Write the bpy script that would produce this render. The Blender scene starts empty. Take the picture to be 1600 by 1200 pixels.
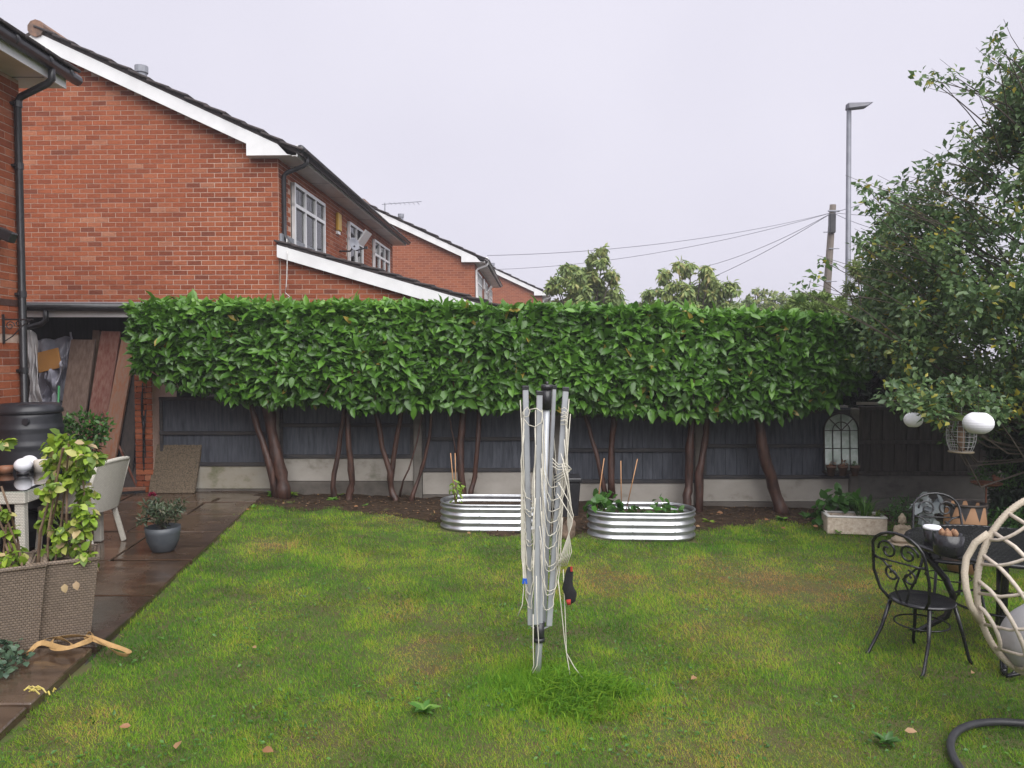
import bpy, math, random
import numpy as np
from mathutils import Vector, Matrix, Euler
random.seed(7); RNG = np.random.default_rng(7)
R = math.radians
SC = bpy.context.scene
COL = SC.collection

# ---------------------------------------------------------------- camera, sky, sun, exposure
CAM_Z = 1.75; PITCH = R(2.15); FPX = 1200.0
cd = bpy.data.cameras.new('camera'); cam = bpy.data.objects.new('camera', cd); COL.objects.link(cam)
cam.location = (0, 0, CAM_Z); cam.rotation_euler = (R(90) - PITCH, 0, 0)
cd.sensor_width = 36; cd.lens = 27.0; cd.clip_start = 0.05; cd.clip_end = 3000
SC.camera = cam
W = bpy.data.worlds.new('World'); SC.world = W; W.use_nodes = True
nt = W.node_tree; nt.nodes.clear()
wo = nt.nodes.new('ShaderNodeOutputWorld'); bg = nt.nodes.new('ShaderNodeBackground')
sky = nt.nodes.new('ShaderNodeTexSky'); sky.sky_type = 'NISHITA'; sky.sun_disc = False
sky.sun_elevation = R(52); sky.sun_rotation = R(158); sky.dust_density = 6; sky.air_density = 1
hs = nt.nodes.new('ShaderNodeHueSaturation'); hs.inputs['Saturation'].default_value = 0.12
mx = nt.nodes.new('ShaderNodeMix'); mx.data_type = 'RGBA'; mx.inputs[0].default_value = 0.93
cn = nt.nodes.new('ShaderNodeTexNoise'); cn.inputs['Scale'].default_value = 1.6; cn.inputs['Detail'].default_value = 3
tcw = nt.nodes.new('ShaderNodeTexCoord')
cr = nt.nodes.new('ShaderNodeValToRGB')
cr.color_ramp.elements[0].position = .3; cr.color_ramp.elements[0].color = (3.34, 3.27, 3.84, 1)
cr.color_ramp.elements[1].position = .7; cr.color_ramp.elements[1].color = (3.86, 3.77, 4.30, 1)
nt.links.new(tcw.outputs['Generated'], cn.inputs['Vector']); nt.links.new(cn.outputs['Fac'], cr.inputs['Fac'])
nt.links.new(sky.outputs[0], hs.inputs['Color']); nt.links.new(hs.outputs[0], mx.inputs[6])
nt.links.new(cr.outputs[0], mx.inputs[7]); nt.links.new(mx.outputs[2], bg.inputs['Color'])
bg.inputs['Strength'].default_value = 0.071
nt.links.new(bg.outputs[0], wo.inputs[0])
sl = bpy.data.lights.new('sun', 'SUN'); sun = bpy.data.objects.new('sun', sl); COL.objects.link(sun)
sl.energy = 1.5; sl.angle = R(70); sl.color = (1.0, 0.985, 0.96)
SUN_AZ = R(158); SUN_EL = R(52)
sd = Vector((math.sin(SUN_AZ) * math.cos(SUN_EL), math.cos(SUN_AZ) * math.cos(SUN_EL), math.sin(SUN_EL)))
sun.rotation_euler = sd.to_track_quat('Z', 'Y').to_euler()
sun.location = (0, -5, 20)
vs = SC.view_settings; vs.view_transform = 'Standard'; vs.look = 'None'; vs.gamma = 1; vs.use_curve_mapping = False
vs.exposure = 1.65
SC.render.engine = 'CYCLES'; SC.cycles.use_denoising = True; SC.cycles.max_bounces = 6
SC.cycles.diffuse_bounces = 3; SC.cycles.glossy_bounces = 3; SC.cycles.transparent_max_bounces = 6
SC.cycles.transmission_bounces = 4; SC.cycles.volume_bounces = 0
SC.cycles.caustics_reflective = False; SC.cycles.caustics_refractive = False

# ---------------------------------------------------------------- helpers
CP, SP = math.cos(PITCH), math.sin(PITCH)
def ray(px, py):
    u = (px - 800) / FPX; v = (600 - py) / FPX
    return Vector((u, CP + v * SP, -SP + v * CP))
def at(px, py, Y):
    d = ray(px, py); return Vector((0, 0, CAM_Z)) + d * (Y / d.y)
def LZ(x): return -0.03 - 0.03 * (x + 3.2)
def gnd(px, py):                     # point on the lawn plane
    d = ray(px, py); t = (-0.03 - 0.03 * 3.2 - CAM_Z) / (d.z + 0.03 * d.x)
    return Vector((0, 0, CAM_Z)) + d * t
def pat(px, py, z=0.0):              # point on the patio plane
    d = ray(px, py); return Vector((0, 0, CAM_Z)) + d * ((z - CAM_Z) / d.z)

class MB:
    def __init__(s): s.v = []; s.f = []
    def add(s, V, F):
        b = len(s.v); s.v += [tuple(p) for p in V]; s.f += [tuple(i + b for i in f) for f in F]; return s
    def hexa(s, P):                  # bottom 4 ccw, top 4 ccw
        return s.add(P, [(3, 2, 1, 0), (4, 5, 6, 7), (0, 1, 5, 4), (1, 2, 6, 5), (2, 3, 7, 6), (3, 0, 4, 7)])
    def box(s, c, d, rot=None):
        x, y, z = d[0] / 2, d[1] / 2, d[2] / 2; c = Vector(c)
        P = [Vector(p) for p in ((-x, -y, -z), (x, -y, -z), (x, y, -z), (-x, y, -z), (-x, -y, z), (x, -y, z), (x, y, z), (-x, y, z))]
        if rot is not None: P = [rot @ p for p in P]
        return s.hexa([c + p for p in P])
    def b2(s, a, b):                 # box from min to max corner
        return s.box([(a[i] + b[i]) / 2 for i in range(3)], [b[i] - a[i] for i in range(3)])
    def bar(s, p, q, w, h, up=(0, 0, 1)):
        p = Vector(p); q = Vector(q); d = (q - p).normalized(); u = Vector(up)
        if abs(d.dot(u)) > .98: u = Vector((0, 1, 0))
        sd = d.cross(u).normalized() * w / 2; n = sd.cross(d).normalized() * h / 2
        return s.hexa([p - sd - n, p + sd - n, q + sd - n, q - sd - n, p - sd + n, p + sd + n, q + sd + n, q - sd + n])
    def tube(s, pts, r, n=8, closed=False, cap=True, flat=1.0):
        pts = [Vector(p) for p in pts]; m = len(pts)
        if m < 2: return s
        rr = r if isinstance(r, (list, tuple)) else [r] * m
        T = []
        for i in range(m):
            a = pts[(i - 1) % m] if (closed or i > 0) else pts[0]
            b = pts[(i + 1) % m] if (closed or i < m - 1) else pts[-1]
            t = b - a; T.append(t.normalized() if t.length > 1e-9 else Vector((0, 0, 1)))
        ref = Vector((0, 0, 1)) if abs(T[0].z) < .9 else Vector((1, 0, 0))
        N = (ref - T[0] * ref.dot(T[0])).normalized(); V = []
        for i in range(m):
            N = N - T[i] * N.dot(T[i])
            N = N.normalized() if N.length > 1e-6 else T[i].orthogonal().normalized()
            B = T[i].cross(N)
            for k in range(n):
                a = 2 * math.pi * k / n
                V.append(pts[i] + (N * math.cos(a) + B * math.sin(a) * flat) * rr[i])
        F = []
        for i in range(m if closed else m - 1):
            j = (i + 1) % m
            for k in range(n):
                k2 = (k + 1) % n; F.append((i * n + k, i * n + k2, j * n + k2, j * n + k))
        if cap and not closed:
            F.append(tuple(range(n - 1, -1, -1))); F.append(tuple((m - 1) * n + k for k in range(n)))
        return s.add(V, F)
    def lathe(s, prof, n=20, c=(0, 0, 0), sx=1, sy=1):
        V = []; F = []; m = len(prof)
        for (r, z) in prof:
            for k in range(n):
                a = 2 * math.pi * k / n; V.append((c[0] + r * math.cos(a) * sx, c[1] + r * math.sin(a) * sy, c[2] + z))
        for i in range(m - 1):
            for k in range(n):
                k2 = (k + 1) % n; F.append((i * n + k, i * n + k2, (i + 1) * n + k2, (i + 1) * n + k))
        F.append(tuple(range(n - 1, -1, -1))); F.append(tuple((m - 1) * n + k for k in range(n)))
        return s.add(V, F)
    def prism(s, poly, vec):
        n = len(poly); vec = Vector(vec); A = [Vector(p) for p in poly]
        F = [tuple(range(n - 1, -1, -1)), tuple(range(n, 2 * n))] + [(i, (i + 1) % n, n + (i + 1) % n, n + i) for i in range(n)]
        return s.add(A + [p + vec for p in A], F)
    def xf(s, M): s.v = [tuple(M @ Vector(p)) for p in s.v]; return s
    def obj(s, name, m=None, parent=None, smooth=False, bevel=0):
        me = bpy.data.meshes.new(name); me.from_pydata(s.v, [], s.f)
        import bmesh
        bm = bmesh.new(); bm.from_mesh(me); bmesh.ops.recalc_face_normals(bm, faces=bm.faces)
        if bevel:
            bmesh.ops.bevel(bm, geom=bm.edges[:], offset=bevel, segments=1, affect='EDGES', clamp_overlap=True)
        bm.to_mesh(me); bm.free(); me.update()
        return link(name, me, m, parent, smooth)
def link(name, me, m=None, parent=None, smooth=False):
    if smooth:
        me.polygons.foreach_set('use_smooth', [True] * len(me.polygons))
    if m is not None and len(me.materials) == 0: me.materials.append(m)
    o = bpy.data.objects.new(name, me); COL.objects.link(o)
    if parent is not None: par(o, parent)
    return o
MW = {}
def par(o, p):                       # parent; geometry was given in world space
    o.parent = p; o.matrix_parent_inverse = MW.get(p.name, Matrix.Identity(4)).inverted()
def parl(o, p): o.parent = p; return o   # parent; geometry is local to the thing
def tag(o, label=None, cat=None, group=None, kind=None):
    if label: o['label'] = label
    if cat: o['category'] = cat
    if group: o['group'] = group
    if kind: o['kind'] = kind
    return o
def thing(name, label, cat, loc=(0, 0, 0), rz=0.0, group=None):
    o = bpy.data.objects.new(name, None); COL.objects.link(o); o.empty_display_size = .1
    o.location = loc; o.rotation_euler = (0, 0, rz)
    MW[o.name] = Matrix.Translation(Vector(loc)) @ Matrix.Rotation(rz, 4, 'Z')
    return tag(o, label, cat, group)
def copy_tree(o, parent=None):
    c = o.copy(); COL.objects.link(c); c.parent = parent
    for ch in list(o.children): copy_tree(ch, c)
    return c
def fast(name, V, tris=None, quads=None, tint=None, m=None, parent=None, smooth=False):
    V = np.asarray(V, dtype=np.float32); parts = []; tot = []
    if tris is not None and len(tris): parts.append(np.asarray(tris, dtype=np.int32).ravel()); tot.append(np.full(len(tris), 3, np.int32))
    if quads is not None and len(quads): parts.append(np.asarray(quads, dtype=np.int32).ravel()); tot.append(np.full(len(quads), 4, np.int32))
    li = np.concatenate(parts); lt = np.concatenate(tot); ls = np.concatenate([[0], np.cumsum(lt)[:-1]]).astype(np.int32)
    me = bpy.data.meshes.new(name)
    me.vertices.add(len(V)); me.vertices.foreach_set('co', V.ravel())
    me.loops.add(len(li)); me.loops.foreach_set('vertex_index', li)
    me.polygons.add(len(lt)); me.polygons.foreach_set('loop_start', ls); me.polygons.foreach_set('loop_total', lt)
    if tint is not None:
        a = me.attributes.new('tint', 'FLOAT', 'POINT'); a.data.foreach_set('value', np.asarray(tint, np.float32))
    me.update(calc_edges=True)
    return link(name, me, m, parent, smooth)

LEAF8 = np.array([(0, 0, 0), (.35, 0, 0), (.7, 0, -.03), (1, 0, -.12), (.3, .5, .09), (.68, .43, .05), (.3, -.5, .09), (.68, -.43, .05)])
T8 = np.array([(0, 1, 4), (2, 3, 5), (0, 6, 1), (2, 7, 3)]); Q8 = np.array([(1, 2, 5, 4), (1, 6, 7, 2)])
LEAF4 = np.array([(0, 0, 0), (.45, .5, .12), (1, 0, 0), (.45, -.5, .12)]); T4 = np.array([(0, 2, 1), (0, 3, 2)])
def unit(a): return a / np.maximum(np.linalg.norm(a, axis=1, keepdims=True), 1e-9)
def leaves(name, P, D, N, L, Wd, tint, m, parent=None, simple=False):
    P = np.asarray(P, float); D = unit(np.asarray(D, float)); N = np.asarray(N, float)
    S = unit(np.cross(D, N)); N = np.cross(S, D); n = len(P)
    T = LEAF4 if simple else LEAF8; k = len(T)
    L = np.broadcast_to(L, (n,)); Wd = np.broadcast_to(Wd, (n,))
    V = (P[:, None] + D[:, None] * (T[None, :, 0, None] * L[:, None, None]) + S[:, None] * (T[None, :, 1, None] * Wd[:, None, None])
         + N[:, None] * (T[None, :, 2, None] * L[:, None, None])).reshape(-1, 3)
    off = (np.arange(n) * k)[:, None, None]
    tr = (off + (T4 if simple else T8)[None]).reshape(-1, 3)
    qd = None if simple else (off + Q8[None]).reshape(-1, 4)
    o = fast(name, V, tr, qd, np.repeat(tint, k), m, parent, smooth=False)
    return o
def rdir(n):
    return unit(RNG.normal(size=(n, 3)))
def vnoise(x, y, s, seed):
    g = np.random.default_rng(seed).random((64, 64)); x = np.asarray(x) / s + 31.3; y = np.asarray(y) / s + 17.7
    i = np.floor(x).astype(int); j = np.floor(y).astype(int); u = x - i; v = y - j
    u = u * u * (3 - 2 * u); v = v * v * (3 - 2 * v)
    G = lambda a, b: g[a % 64, b % 64]
    return (G(i, j) * (1 - u) + G(i + 1, j) * u) * (1 - v) + (G(i, j + 1) * (1 - u) + G(i + 1, j + 1) * u) * v
def fbm(x, y, s, seed): return (vnoise(x, y, s, seed) + .5 * vnoise(x, y, s / 2.1, seed + 1) + .25 * vnoise(x, y, s / 4.3, seed + 2)) / 1.75

# ---------------------------------------------------------------- materials
def ramp(nt, fac, stops):
    r = nt.nodes.new('ShaderNodeValToRGB'); e = r.color_ramp.elements
    while len(e) < len(stops): e.new(.5)
    for k, (p, c) in enumerate(stops): e[k].position = p; e[k].color = (*c, 1)
    nt.links.new(fac, r.inputs['Fac']); return r.outputs['Color']
def base(name, rough=.7, metal=0, spec=.5):
    m = bpy.data.materials.new(name); m.use_nodes = True; b = m.node_tree.nodes['Principled BSDF']
    b.inputs['Roughness'].default_value = rough; b.inputs['Metallic'].default_value = metal
    b.inputs['Specular IOR Level'].default_value = spec
    return m, m.node_tree, b
def noise(nt, scale, detail=4, coord='Object', stretch=None, rough=.6):
    t = nt.nodes.new('ShaderNodeTexCoord'); n = nt.nodes.new('ShaderNodeTexNoise')
    n.inputs['Scale'].default_value = scale; n.inputs['Detail'].default_value = detail; n.inputs['Roughness'].default_value = rough
    if coord == 'World':
        g = nt.nodes.new('ShaderNodeNewGeometry'); src = g.outputs['Position']
    else: src = t.outputs[coord]
    if stretch:
        mp = nt.nodes.new('ShaderNodeMapping'); mp.inputs['Scale'].default_value = stretch
        nt.links.new(src, mp.inputs['Vector']); src = mp.outputs[0]
    nt.links.new(src, n.inputs['Vector']); return n.outputs['Fac']
def bump(nt, b, h, strength=.3, dist=.01):
    k = nt.nodes.new('ShaderNodeBump'); k.inputs['Strength'].default_value = strength; k.inputs['Distance'].default_value = dist
    nt.links.new(h, k.inputs['Height']); nt.links.new(k.outputs[0], b.inputs['Normal'])
def M(name, c1, c2=None, scale=8, rough=.7, metal=0, bmp=0, stretch=None, spec=.5, coord='World', detail=5, lo=.35, hi=.65, rvar=0):
    m, nt, b = base(name, rough, metal, spec)
    c2 = c2 or tuple(x * .8 for x in c1)
    f = noise(nt, scale, detail, coord, stretch)
    nt.links.new(ramp(nt, f, [(lo, c1), (hi, c2)]), b.inputs['Base Color'])
    if bmp: bump(nt, b, f, bmp)
    if rvar:
        mr = nt.nodes.new('ShaderNodeMapRange'); mr.inputs[3].default_value = max(.02, rough - rvar); mr.inputs[4].default_value = min(1, rough + rvar)
        f2 = noise(nt, scale * .37, 3, coord); nt.links.new(f2, mr.inputs[0]); nt.links.new(mr.outputs[0], b.inputs['Roughness'])
    return m
def leafmat(name, stops, rough=.4, trans=.25, spec=.5):
    m, nt, b = base(name, rough, 0, spec)
    a = nt.nodes.new('ShaderNodeAttribute'); a.attribute_name = 'tint'
    oi = nt.nodes.new('ShaderNodeObjectInfo')
    c = ramp(nt, a.outputs['Fac'], stops)
    nt.links.new(c, b.inputs['Base Color'])
    t = nt.nodes.new('ShaderNodeBsdfTranslucent'); mxs = nt.nodes.new('ShaderNodeMixShader'); mxs.inputs[0].default_value = trans
    nt.links.new(c, t.inputs['Color']); nt.links.new(b.outputs[0], mxs.inputs[1]); nt.links.new(t.outputs[0], mxs.inputs[2])
    nt.links.new(mxs.outputs[0], nt.nodes['Material Output'].inputs['Surface'])
    return m
def brickmat(name, stops, rough=.85):
    m, nt, b = base(name, rough, 0, .15)
    g = nt.nodes.new('ShaderNodeNewGeometry'); oi = nt.nodes.new('ShaderNodeObjectInfo')
    ad = nt.nodes.new('ShaderNodeMath'); ad.operation = 'ADD'; fr = nt.nodes.new('ShaderNodeMath'); fr.operation = 'FRACT'
    nt.links.new(g.outputs['Random Per Island'], ad.inputs[0]); nt.links.new(oi.outputs['Random'], ad.inputs[1]); nt.links.new(ad.outputs[0], fr.inputs[0])
    c = ramp(nt, fr.outputs[0], stops)
    big = noise(nt, .9, 4, 'World'); sm = noise(nt, 28, 4, 'World', (1, 1, 2.2))
    h1 = nt.nodes.new('ShaderNodeMix'); h1.data_type = 'RGBA'; h1.blend_type = 'MULTIPLY'; h1.inputs[0].default_value = .8
    nt.links.new(c, h1.inputs[6]); nt.links.new(ramp(nt, sm, [(.25, (.62, .56, .52)), (.7, (1.15, 1.1, 1.05))]), h1.inputs[7])
    h2 = nt.nodes.new('ShaderNodeMix'); h2.data_type = 'RGBA'; h2.blend_type = 'MULTIPLY'; h2.inputs[0].default_value = .7
    nt.links.new(h1.outputs[2], h2.inputs[6]); nt.links.new(ramp(nt, big, [(.3, (.78, .72, .72)), (.65, (1.12, 1.12, 1.1))]), h2.inputs[7])
    nt.links.new(h2.outputs[2], b.inputs['Base Color']); bump(nt, b, sm, .35, .004)
    return m
BR = [(0, (.18, .06, .036)), (.05, (.23, .07, .037)), (.3, (.27, .082, .04)), (.7, (.315, .098, .047)), (.94, (.34, .12, .062)), (1, (.37, .17, .105))]
m_brick = brickmat('brick', BR)
m_mortar = M('mortar', (.42, .29, .225), (.50, .37, .30), 30, .95, bmp=.3)
def far_brick():
    m, nt, b = base('brick_far', .9, 0, .15)
    t = nt.nodes.new('ShaderNodeTexCoord'); mp = nt.nodes.new('ShaderNodeMapping'); mp.inputs['Rotation'].default_value = (R(90), 0, 0)
    bt = nt.nodes.new('ShaderNodeTexBrick'); bt.inputs['Scale'].default_value = 1
    bt.inputs['Brick Width'].default_value = .225; bt.inputs['Row Height'].default_value = .075; bt.inputs['Mortar Size'].default_value = .006
    bt.inputs['Color1'].default_value = (.31, .098, .048, 1); bt.inputs['Color2'].default_value = (.23, .07, .038, 1); bt.inputs['Mortar'].default_value = (.36, .2, .14, 1)
    sx = nt.nodes.new('ShaderNodeSeparateXYZ'); cx = nt.nodes.new('ShaderNodeCombineXYZ'); ad = nt.nodes.new('ShaderNodeMath')
    nt.links.new(t.outputs['Object'], sx.inputs[0]); nt.links.new(sx.outputs[0], ad.inputs[0]); nt.links.new(sx.outputs[1], ad.inputs[1])
    nt.links.new(ad.outputs[0], cx.inputs[0]); nt.links.new(sx.outputs[2], cx.inputs[1]); nt.links.new(cx.outputs[0], bt.inputs['Vector'])
    nt.links.new(bt.outputs['Color'], b.inputs['Base Color']); return m
m_brickfar = far_brick()
m_white = M('white_upvc', (.78, .78, .78), (.68, .68, .68), 3, .35)
m_soffit = M('soffit_board', (.66, .65, .63), (.58, .57, .55), 4, .5)
m_gutter = M('black_gutter', (.018, .018, .02), (.03, .03, .034), 10, .35)
m_gwhite = M('white_gutter', (.75, .75, .75), (.68, .68, .68), 5, .4)
m_tile = M('roof_tile', (.075, .058, .055), (.035, .03, .032), 14, .85, bmp=.4)
m_tile2 = M('ridge_tile', (.26, .15, .10), (.12, .085, .07), 10, .9, bmp=.4)
m_lead = M('lead_flashing', (.16, .17, .19), (.24, .25, .27), 6, .5)
m_curtain = M('net_curtain', (.80, .82, .84), (.62, .64, .66), 5, .8, stretch=(1, 9, 1))
def glassmat(name, tint=(1, 1, 1), alpha=.25):
    m, nt, b = base(name, .03, 0, .8)
    tr = nt.nodes.new('ShaderNodeBsdfTransparent'); gl = nt.nodes.new('ShaderNodeBsdfGlossy'); gl.inputs['Roughness'].default_value = .02
    tr.inputs['Color'].default_value = (*tint, 1); fr = nt.nodes.new('ShaderNodeFresnel'); fr.inputs['IOR'].default_value = 1.5
    ms = nt.nodes.new('ShaderNodeMixShader'); ma = nt.nodes.new('ShaderNodeMath'); ma.operation = 'ADD'; ma.inputs[1].default_value = alpha
    nt.links.new(fr.outputs[0], ma.inputs[0]); nt.links.new(ma.outputs[0], ms.inputs[0]); nt.links.new(tr.outputs[0], ms.inputs[1]); nt.links.new(gl.outputs[0], ms.inputs[2])
    nt.links.new(ms.outputs[0], nt.nodes['Material Output'].inputs['Surface']); return m
m_glass = glassmat('window_glass', (.92, .95, .95), .04)
m_dark = M('dark_interior', (.012, .012, .014), (.02, .02, .022), 6, .9)
m_yellowbox = M('yellow_alarm', (.55, .33, .03), (.48, .28, .03), 5, .5)
m_grey = M('grey_flue', (.22, .23, .27), (.3, .31, .34), 6, .6)
m_fence = M('painted_fence', (.036, .042, .055), (.09, .098, .12), 9, .62, bmp=.35, stretch=(3, 3, .35), rvar=.2)
m_fence2 = M('weathered_fence', (.04, .035, .03), (.075, .065, .055), 9, .75, bmp=.35, stretch=(3, 3, .4))
m_rail = M('fence_rail', (.03, .031, .037), (.062, .055, .052), 8, .7, stretch=(.5, 3, 3))
def gravelmat(name, c1, c2, c3):
    m, nt, b = base(name, .9)
    f = noise(nt, 3.2, 6, 'World', (1, 1, 1.4)); h = noise(nt, 40, 3, 'World')
    c = ramp(nt, f, [(.28, c3), (.45, c1), (.75, c2)])
    nt.links.new(c, b.inputs['Base Color']); bump(nt, b, h, .25, .004); return m
m_gravel = gravelmat('concrete_board', (.37, .34, .30), (.44, .41, .37), (.19, .18, .14))
m_gravelg = gravelmat('mossy_concrete_board', (.33, .30, .24), (.38, .36, .31), (.13, .14, .06))
m_gravel2 = gravelmat('damp_concrete_board', (.12, .105, .09), (.17, .15, .13), (.06, .055, .045))
m_gravel3 = gravelmat('dark_concrete_board', (.15, .14, .125), (.19, .18, .16), (.07, .07, .06))
m_post = gravelmat('concrete_post', (.17, .155, .135), (.23, .21, .19), (.09, .085, .07))
m_bark = M('wet_laurel_bark', (.03, .015, .012), (.085, .04, .028), 16, .5, bmp=.9, stretch=(1, 1, .3))
m_bark2 = M('dark_bark', (.05, .04, .032), (.09, .07, .055), 14, .7, bmp=.5)
m_laurel = leafmat('laurel_leaf', [(0, (.035, .095, .014)), (.4, (.085, .21, .025)), (.8, (.145, .315, .038)), (.97, (.19, .37, .05)), (.985, (.36, .3, .05)), (1, (.4, .3, .06))], .33, .32, .5)
m_holly = leafmat('holly_leaf', [(0, (.06, .12, .048)), (.45, (.125, .21, .075)), (.85, (.2, .29, .085)), (.92, (.28, .29, .05)), (1, (.46, .37, .04))], .38, .38)
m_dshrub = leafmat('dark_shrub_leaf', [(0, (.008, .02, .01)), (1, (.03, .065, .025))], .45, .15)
m_green = leafmat('fresh_leaf', [(0, (.03, .09, .015)), (.6, (.07, .19, .025)), (1, (.16, .3, .04))], .4, .3)
m_lime = leafmat('lime_vine_leaf', [(0, (.10, .17, .02)), (.5, (.22, .36, .03)), (.85, (.36, .48, .06)), (.95, (.5, .46, .16)), (1, (.5, .36, .22))], .45, .35)
m_ptree = leafmat('pale_tree_leaf', [(0, (.11, .18, .055)), (.5, (.22, .30, .085)), (.85, (.32, .35, .11)), (1, (.42, .36, .14))], .5, .3)
m_conif = leafmat('conifer_spray', [(0, (.08, .15, .03)), (1, (.24, .33, .07))], .6, .2)
m_silver = leafmat('silver_leaf', [(0, (.22, .25, .26)), (1, (.38, .41, .42))], .7, .1)
m_dkplant = leafmat('dark_plant_leaf', [(0, (.03, .05, .025)), (.7, (.06, .09, .04)), (1, (.12, .09, .06))], .45, .2)
m_dead = leafmat('fallen_leaf', [(0, (.15, .07, .03)), (.6, (.28, .135, .06)), (1, (.36, .24, .13))], .6, .15)
m_ivy = leafmat('ivy_leaf', [(0, (.035, .075, .045)), (1, (.09, .15, .085))], .45, .2)
m_grass = leafmat('grass_blade', [(0, (.055, .165, .02)), (.3, (.14, .295, .026)), (.55, (.25, .385, .034)), (.72, (.36, .39, .05)), (.86, (.45, .34, .10)), (1, (.42, .25, .10))], .75, .42, .08)
m_soil = M('wet_soil', (.02, .013, .008), (.055, .034, .02), 16, .75, spec=.2, bmp=.8, detail=8)
m_lawn = M('lawn_earth', (.055, .08, .012), (.075, .055, .022), 7, .95, bmp=.5, detail=8)
m_ground = M('far_ground', (.06, .07, .05), (.09, .09, .08), .3, .95)

# ---------------------------------------------------------------- ground, lawn, soil, patio
g = MB(); g.add([(-300, -100, -.75), (300, -100, -.75), (300, 500, -.75), (-300, 500, -.75)], [(0, 1, 2, 3)])
tag(g.obj('ground', m_ground), kind='structure')
FY = 9.85                                                   # fence line
def edge_x(y): return -3.155 + (9.9 - y) * (0.85 / 6.9)       # right edge of the patio
def grid_sheet(name, x0, x1, y0, y1, nx, ny, zf, m, keep=None, smooth=True):
    xs = np.linspace(x0, x1, nx); ys = np.linspace(y0, y1, ny); X, Y = np.meshgrid(xs, ys)
    V = np.stack([X, Y, zf(X, Y)], -1).reshape(-1, 3); i = np.arange((nx - 1) * (ny - 1)); r = i // (nx - 1); c = i % (nx - 1)
    a = r * nx + c; Q = np.stack([a, a + 1, a + nx + 1, a + nx], 1)
    if keep is not None: Q = Q[keep(V[Q].mean(1))]
    return fast(name, V, None, Q, None, m, None, smooth)
def lawn_z(X, Y): return LZ(X) + (fbm(X, Y, .9, 5) - .5) * .035
lawn = grid_sheet('lawn', -6.2, 12, -2.0, 10.6, 260, 190, lawn_z, m_lawn, lambda c: c[:, 0] > -3.155 + (9.9 - c[:, 1]) * (.85 / 6.9) - .12)
tag(lawn, kind='structure')
def soil_front(x): return 8.98 - 1.2 * np.exp(-((x - .55) / 1.45) ** 4) - .3 * np.exp(-((x - 2.6) / .9) ** 2) + (fbm(x, x * 0 + 3, .4, 21) - .5) * .6
def soil_z(X, Y):
    d = np.clip((Y - soil_front(X)) / .3, -1, 1); return LZ(X) + .02 * d + (fbm(X, Y, .22, 9) - .5) * .07 * np.clip(d + .5, 0, 1)
soil = grid_sheet('soil_bed', -3.6, 8.5, 7.4, 10.1, 330, 110, soil_z, m_soil, lambda c: c[:, 1] > soil_front(c[:, 0]) - .08)
tag(soil, kind='structure')
k = 2600; lx = RNG.uniform(-3.1, 5.6, k); ly = soil_front(lx) - .12 + RNG.random(k) * 1.15; lP = np.stack([lx, ly, soil_z(lx, ly) + .008], 1); lL = RNG.uniform(.012, .045, k)
lit = leaves('leaf_litter', lP, np.stack([RNG.normal(0, 1, k), RNG.normal(0, 1, k), RNG.normal(.1, .25, k)], 1), np.stack([RNG.normal(0, .3, k), RNG.normal(-.1, .3, k), np.ones(k)], 1), lL, lL * RNG.uniform(.2, .6, k), RNG.random(k), leafmat('litter', [(0, (.05, .03, .018)), (.6, (.13, .075, .04)), (.93, (.22, .13, .07)), (1, (.36, .2, .08))], .7, .1), None, True); tag(lit, 'brown leaf litter strewn over the soil below the hedge', 'litter', None, 'stuff')
pm = MB(); pm.add([(-12, -2, -.05), (edge_x(-2), -2, -.05), (edge_x(11.8), 11.8, -.05), (-12, 11.8, -.05), (-12, -2, -.3), (edge_x(-2), -2, -.3), (edge_x(11.8), 11.8, -.3), (-12, 11.8, -.3)],
                  [(0, 1, 2, 3), (1, 5, 6, 2)])
m_sand = M('patio_bed', (.05, .042, .034), (.025, .022, .018), 20, .8)
patio = tag(pm.obj('patio', m_sand), kind='structure')
def slabmat():
    m, nt, b = base('wet_sandstone', .22, 0, .9)
    oi = nt.nodes.new('ShaderNodeObjectInfo')
    f = noise(nt, 2.6, 6, 'World', (1.0, 3.2, 1)); f2 = noise(nt, 18, 5, 'World')
    c = ramp(nt, f, [(.25, (.026, .017, .012)), (.5, (.062, .04, .027)), (.75, (.11, .075, .052))])
    tn = ramp(nt, oi.outputs['Random'], [(0, (.6, .58, .6)), (.5, (1, .95, .88)), (1, (1.3, 1.32, 1.3))])
    mm = nt.nodes.new('ShaderNodeMix'); mm.data_type = 'RGBA'; mm.blend_type = 'MULTIPLY'; mm.inputs[0].default_value = 1
    nt.links.new(c, mm.inputs[6]); nt.links.new(tn, mm.inputs[7]); nt.links.new(mm.outputs[2], b.inputs['Base Color'])
    mr = nt.nodes.new('ShaderNodeMapRange'); mr.inputs[1].default_value = .46; mr.inputs[2].default_value = .70; mr.inputs[3].default_value = .07; mr.inputs[4].default_value = .42
    f3 = noise(nt, 1.7, 5, 'World'); nt.links.new(f3, mr.inputs[0]); nt.links.new(mr.outputs[0], b.inputs['Roughness'])
    ad = nt.nodes.new('ShaderNodeMath'); ad.operation = 'ADD'; nt.links.new(f, ad.inputs[0]); nt.links.new(f2, ad.inputs[1]); bump(nt, b, ad.outputs[0], .09, .02)
    return m
m_slab = slabmat()
rs = random.Random(11); y = 2.35
ROWS = [2.9, 3.78, 4.55, 5.55, 6.5, 7.55, 8.4, 9.1, 9.78, 10.7]
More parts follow.
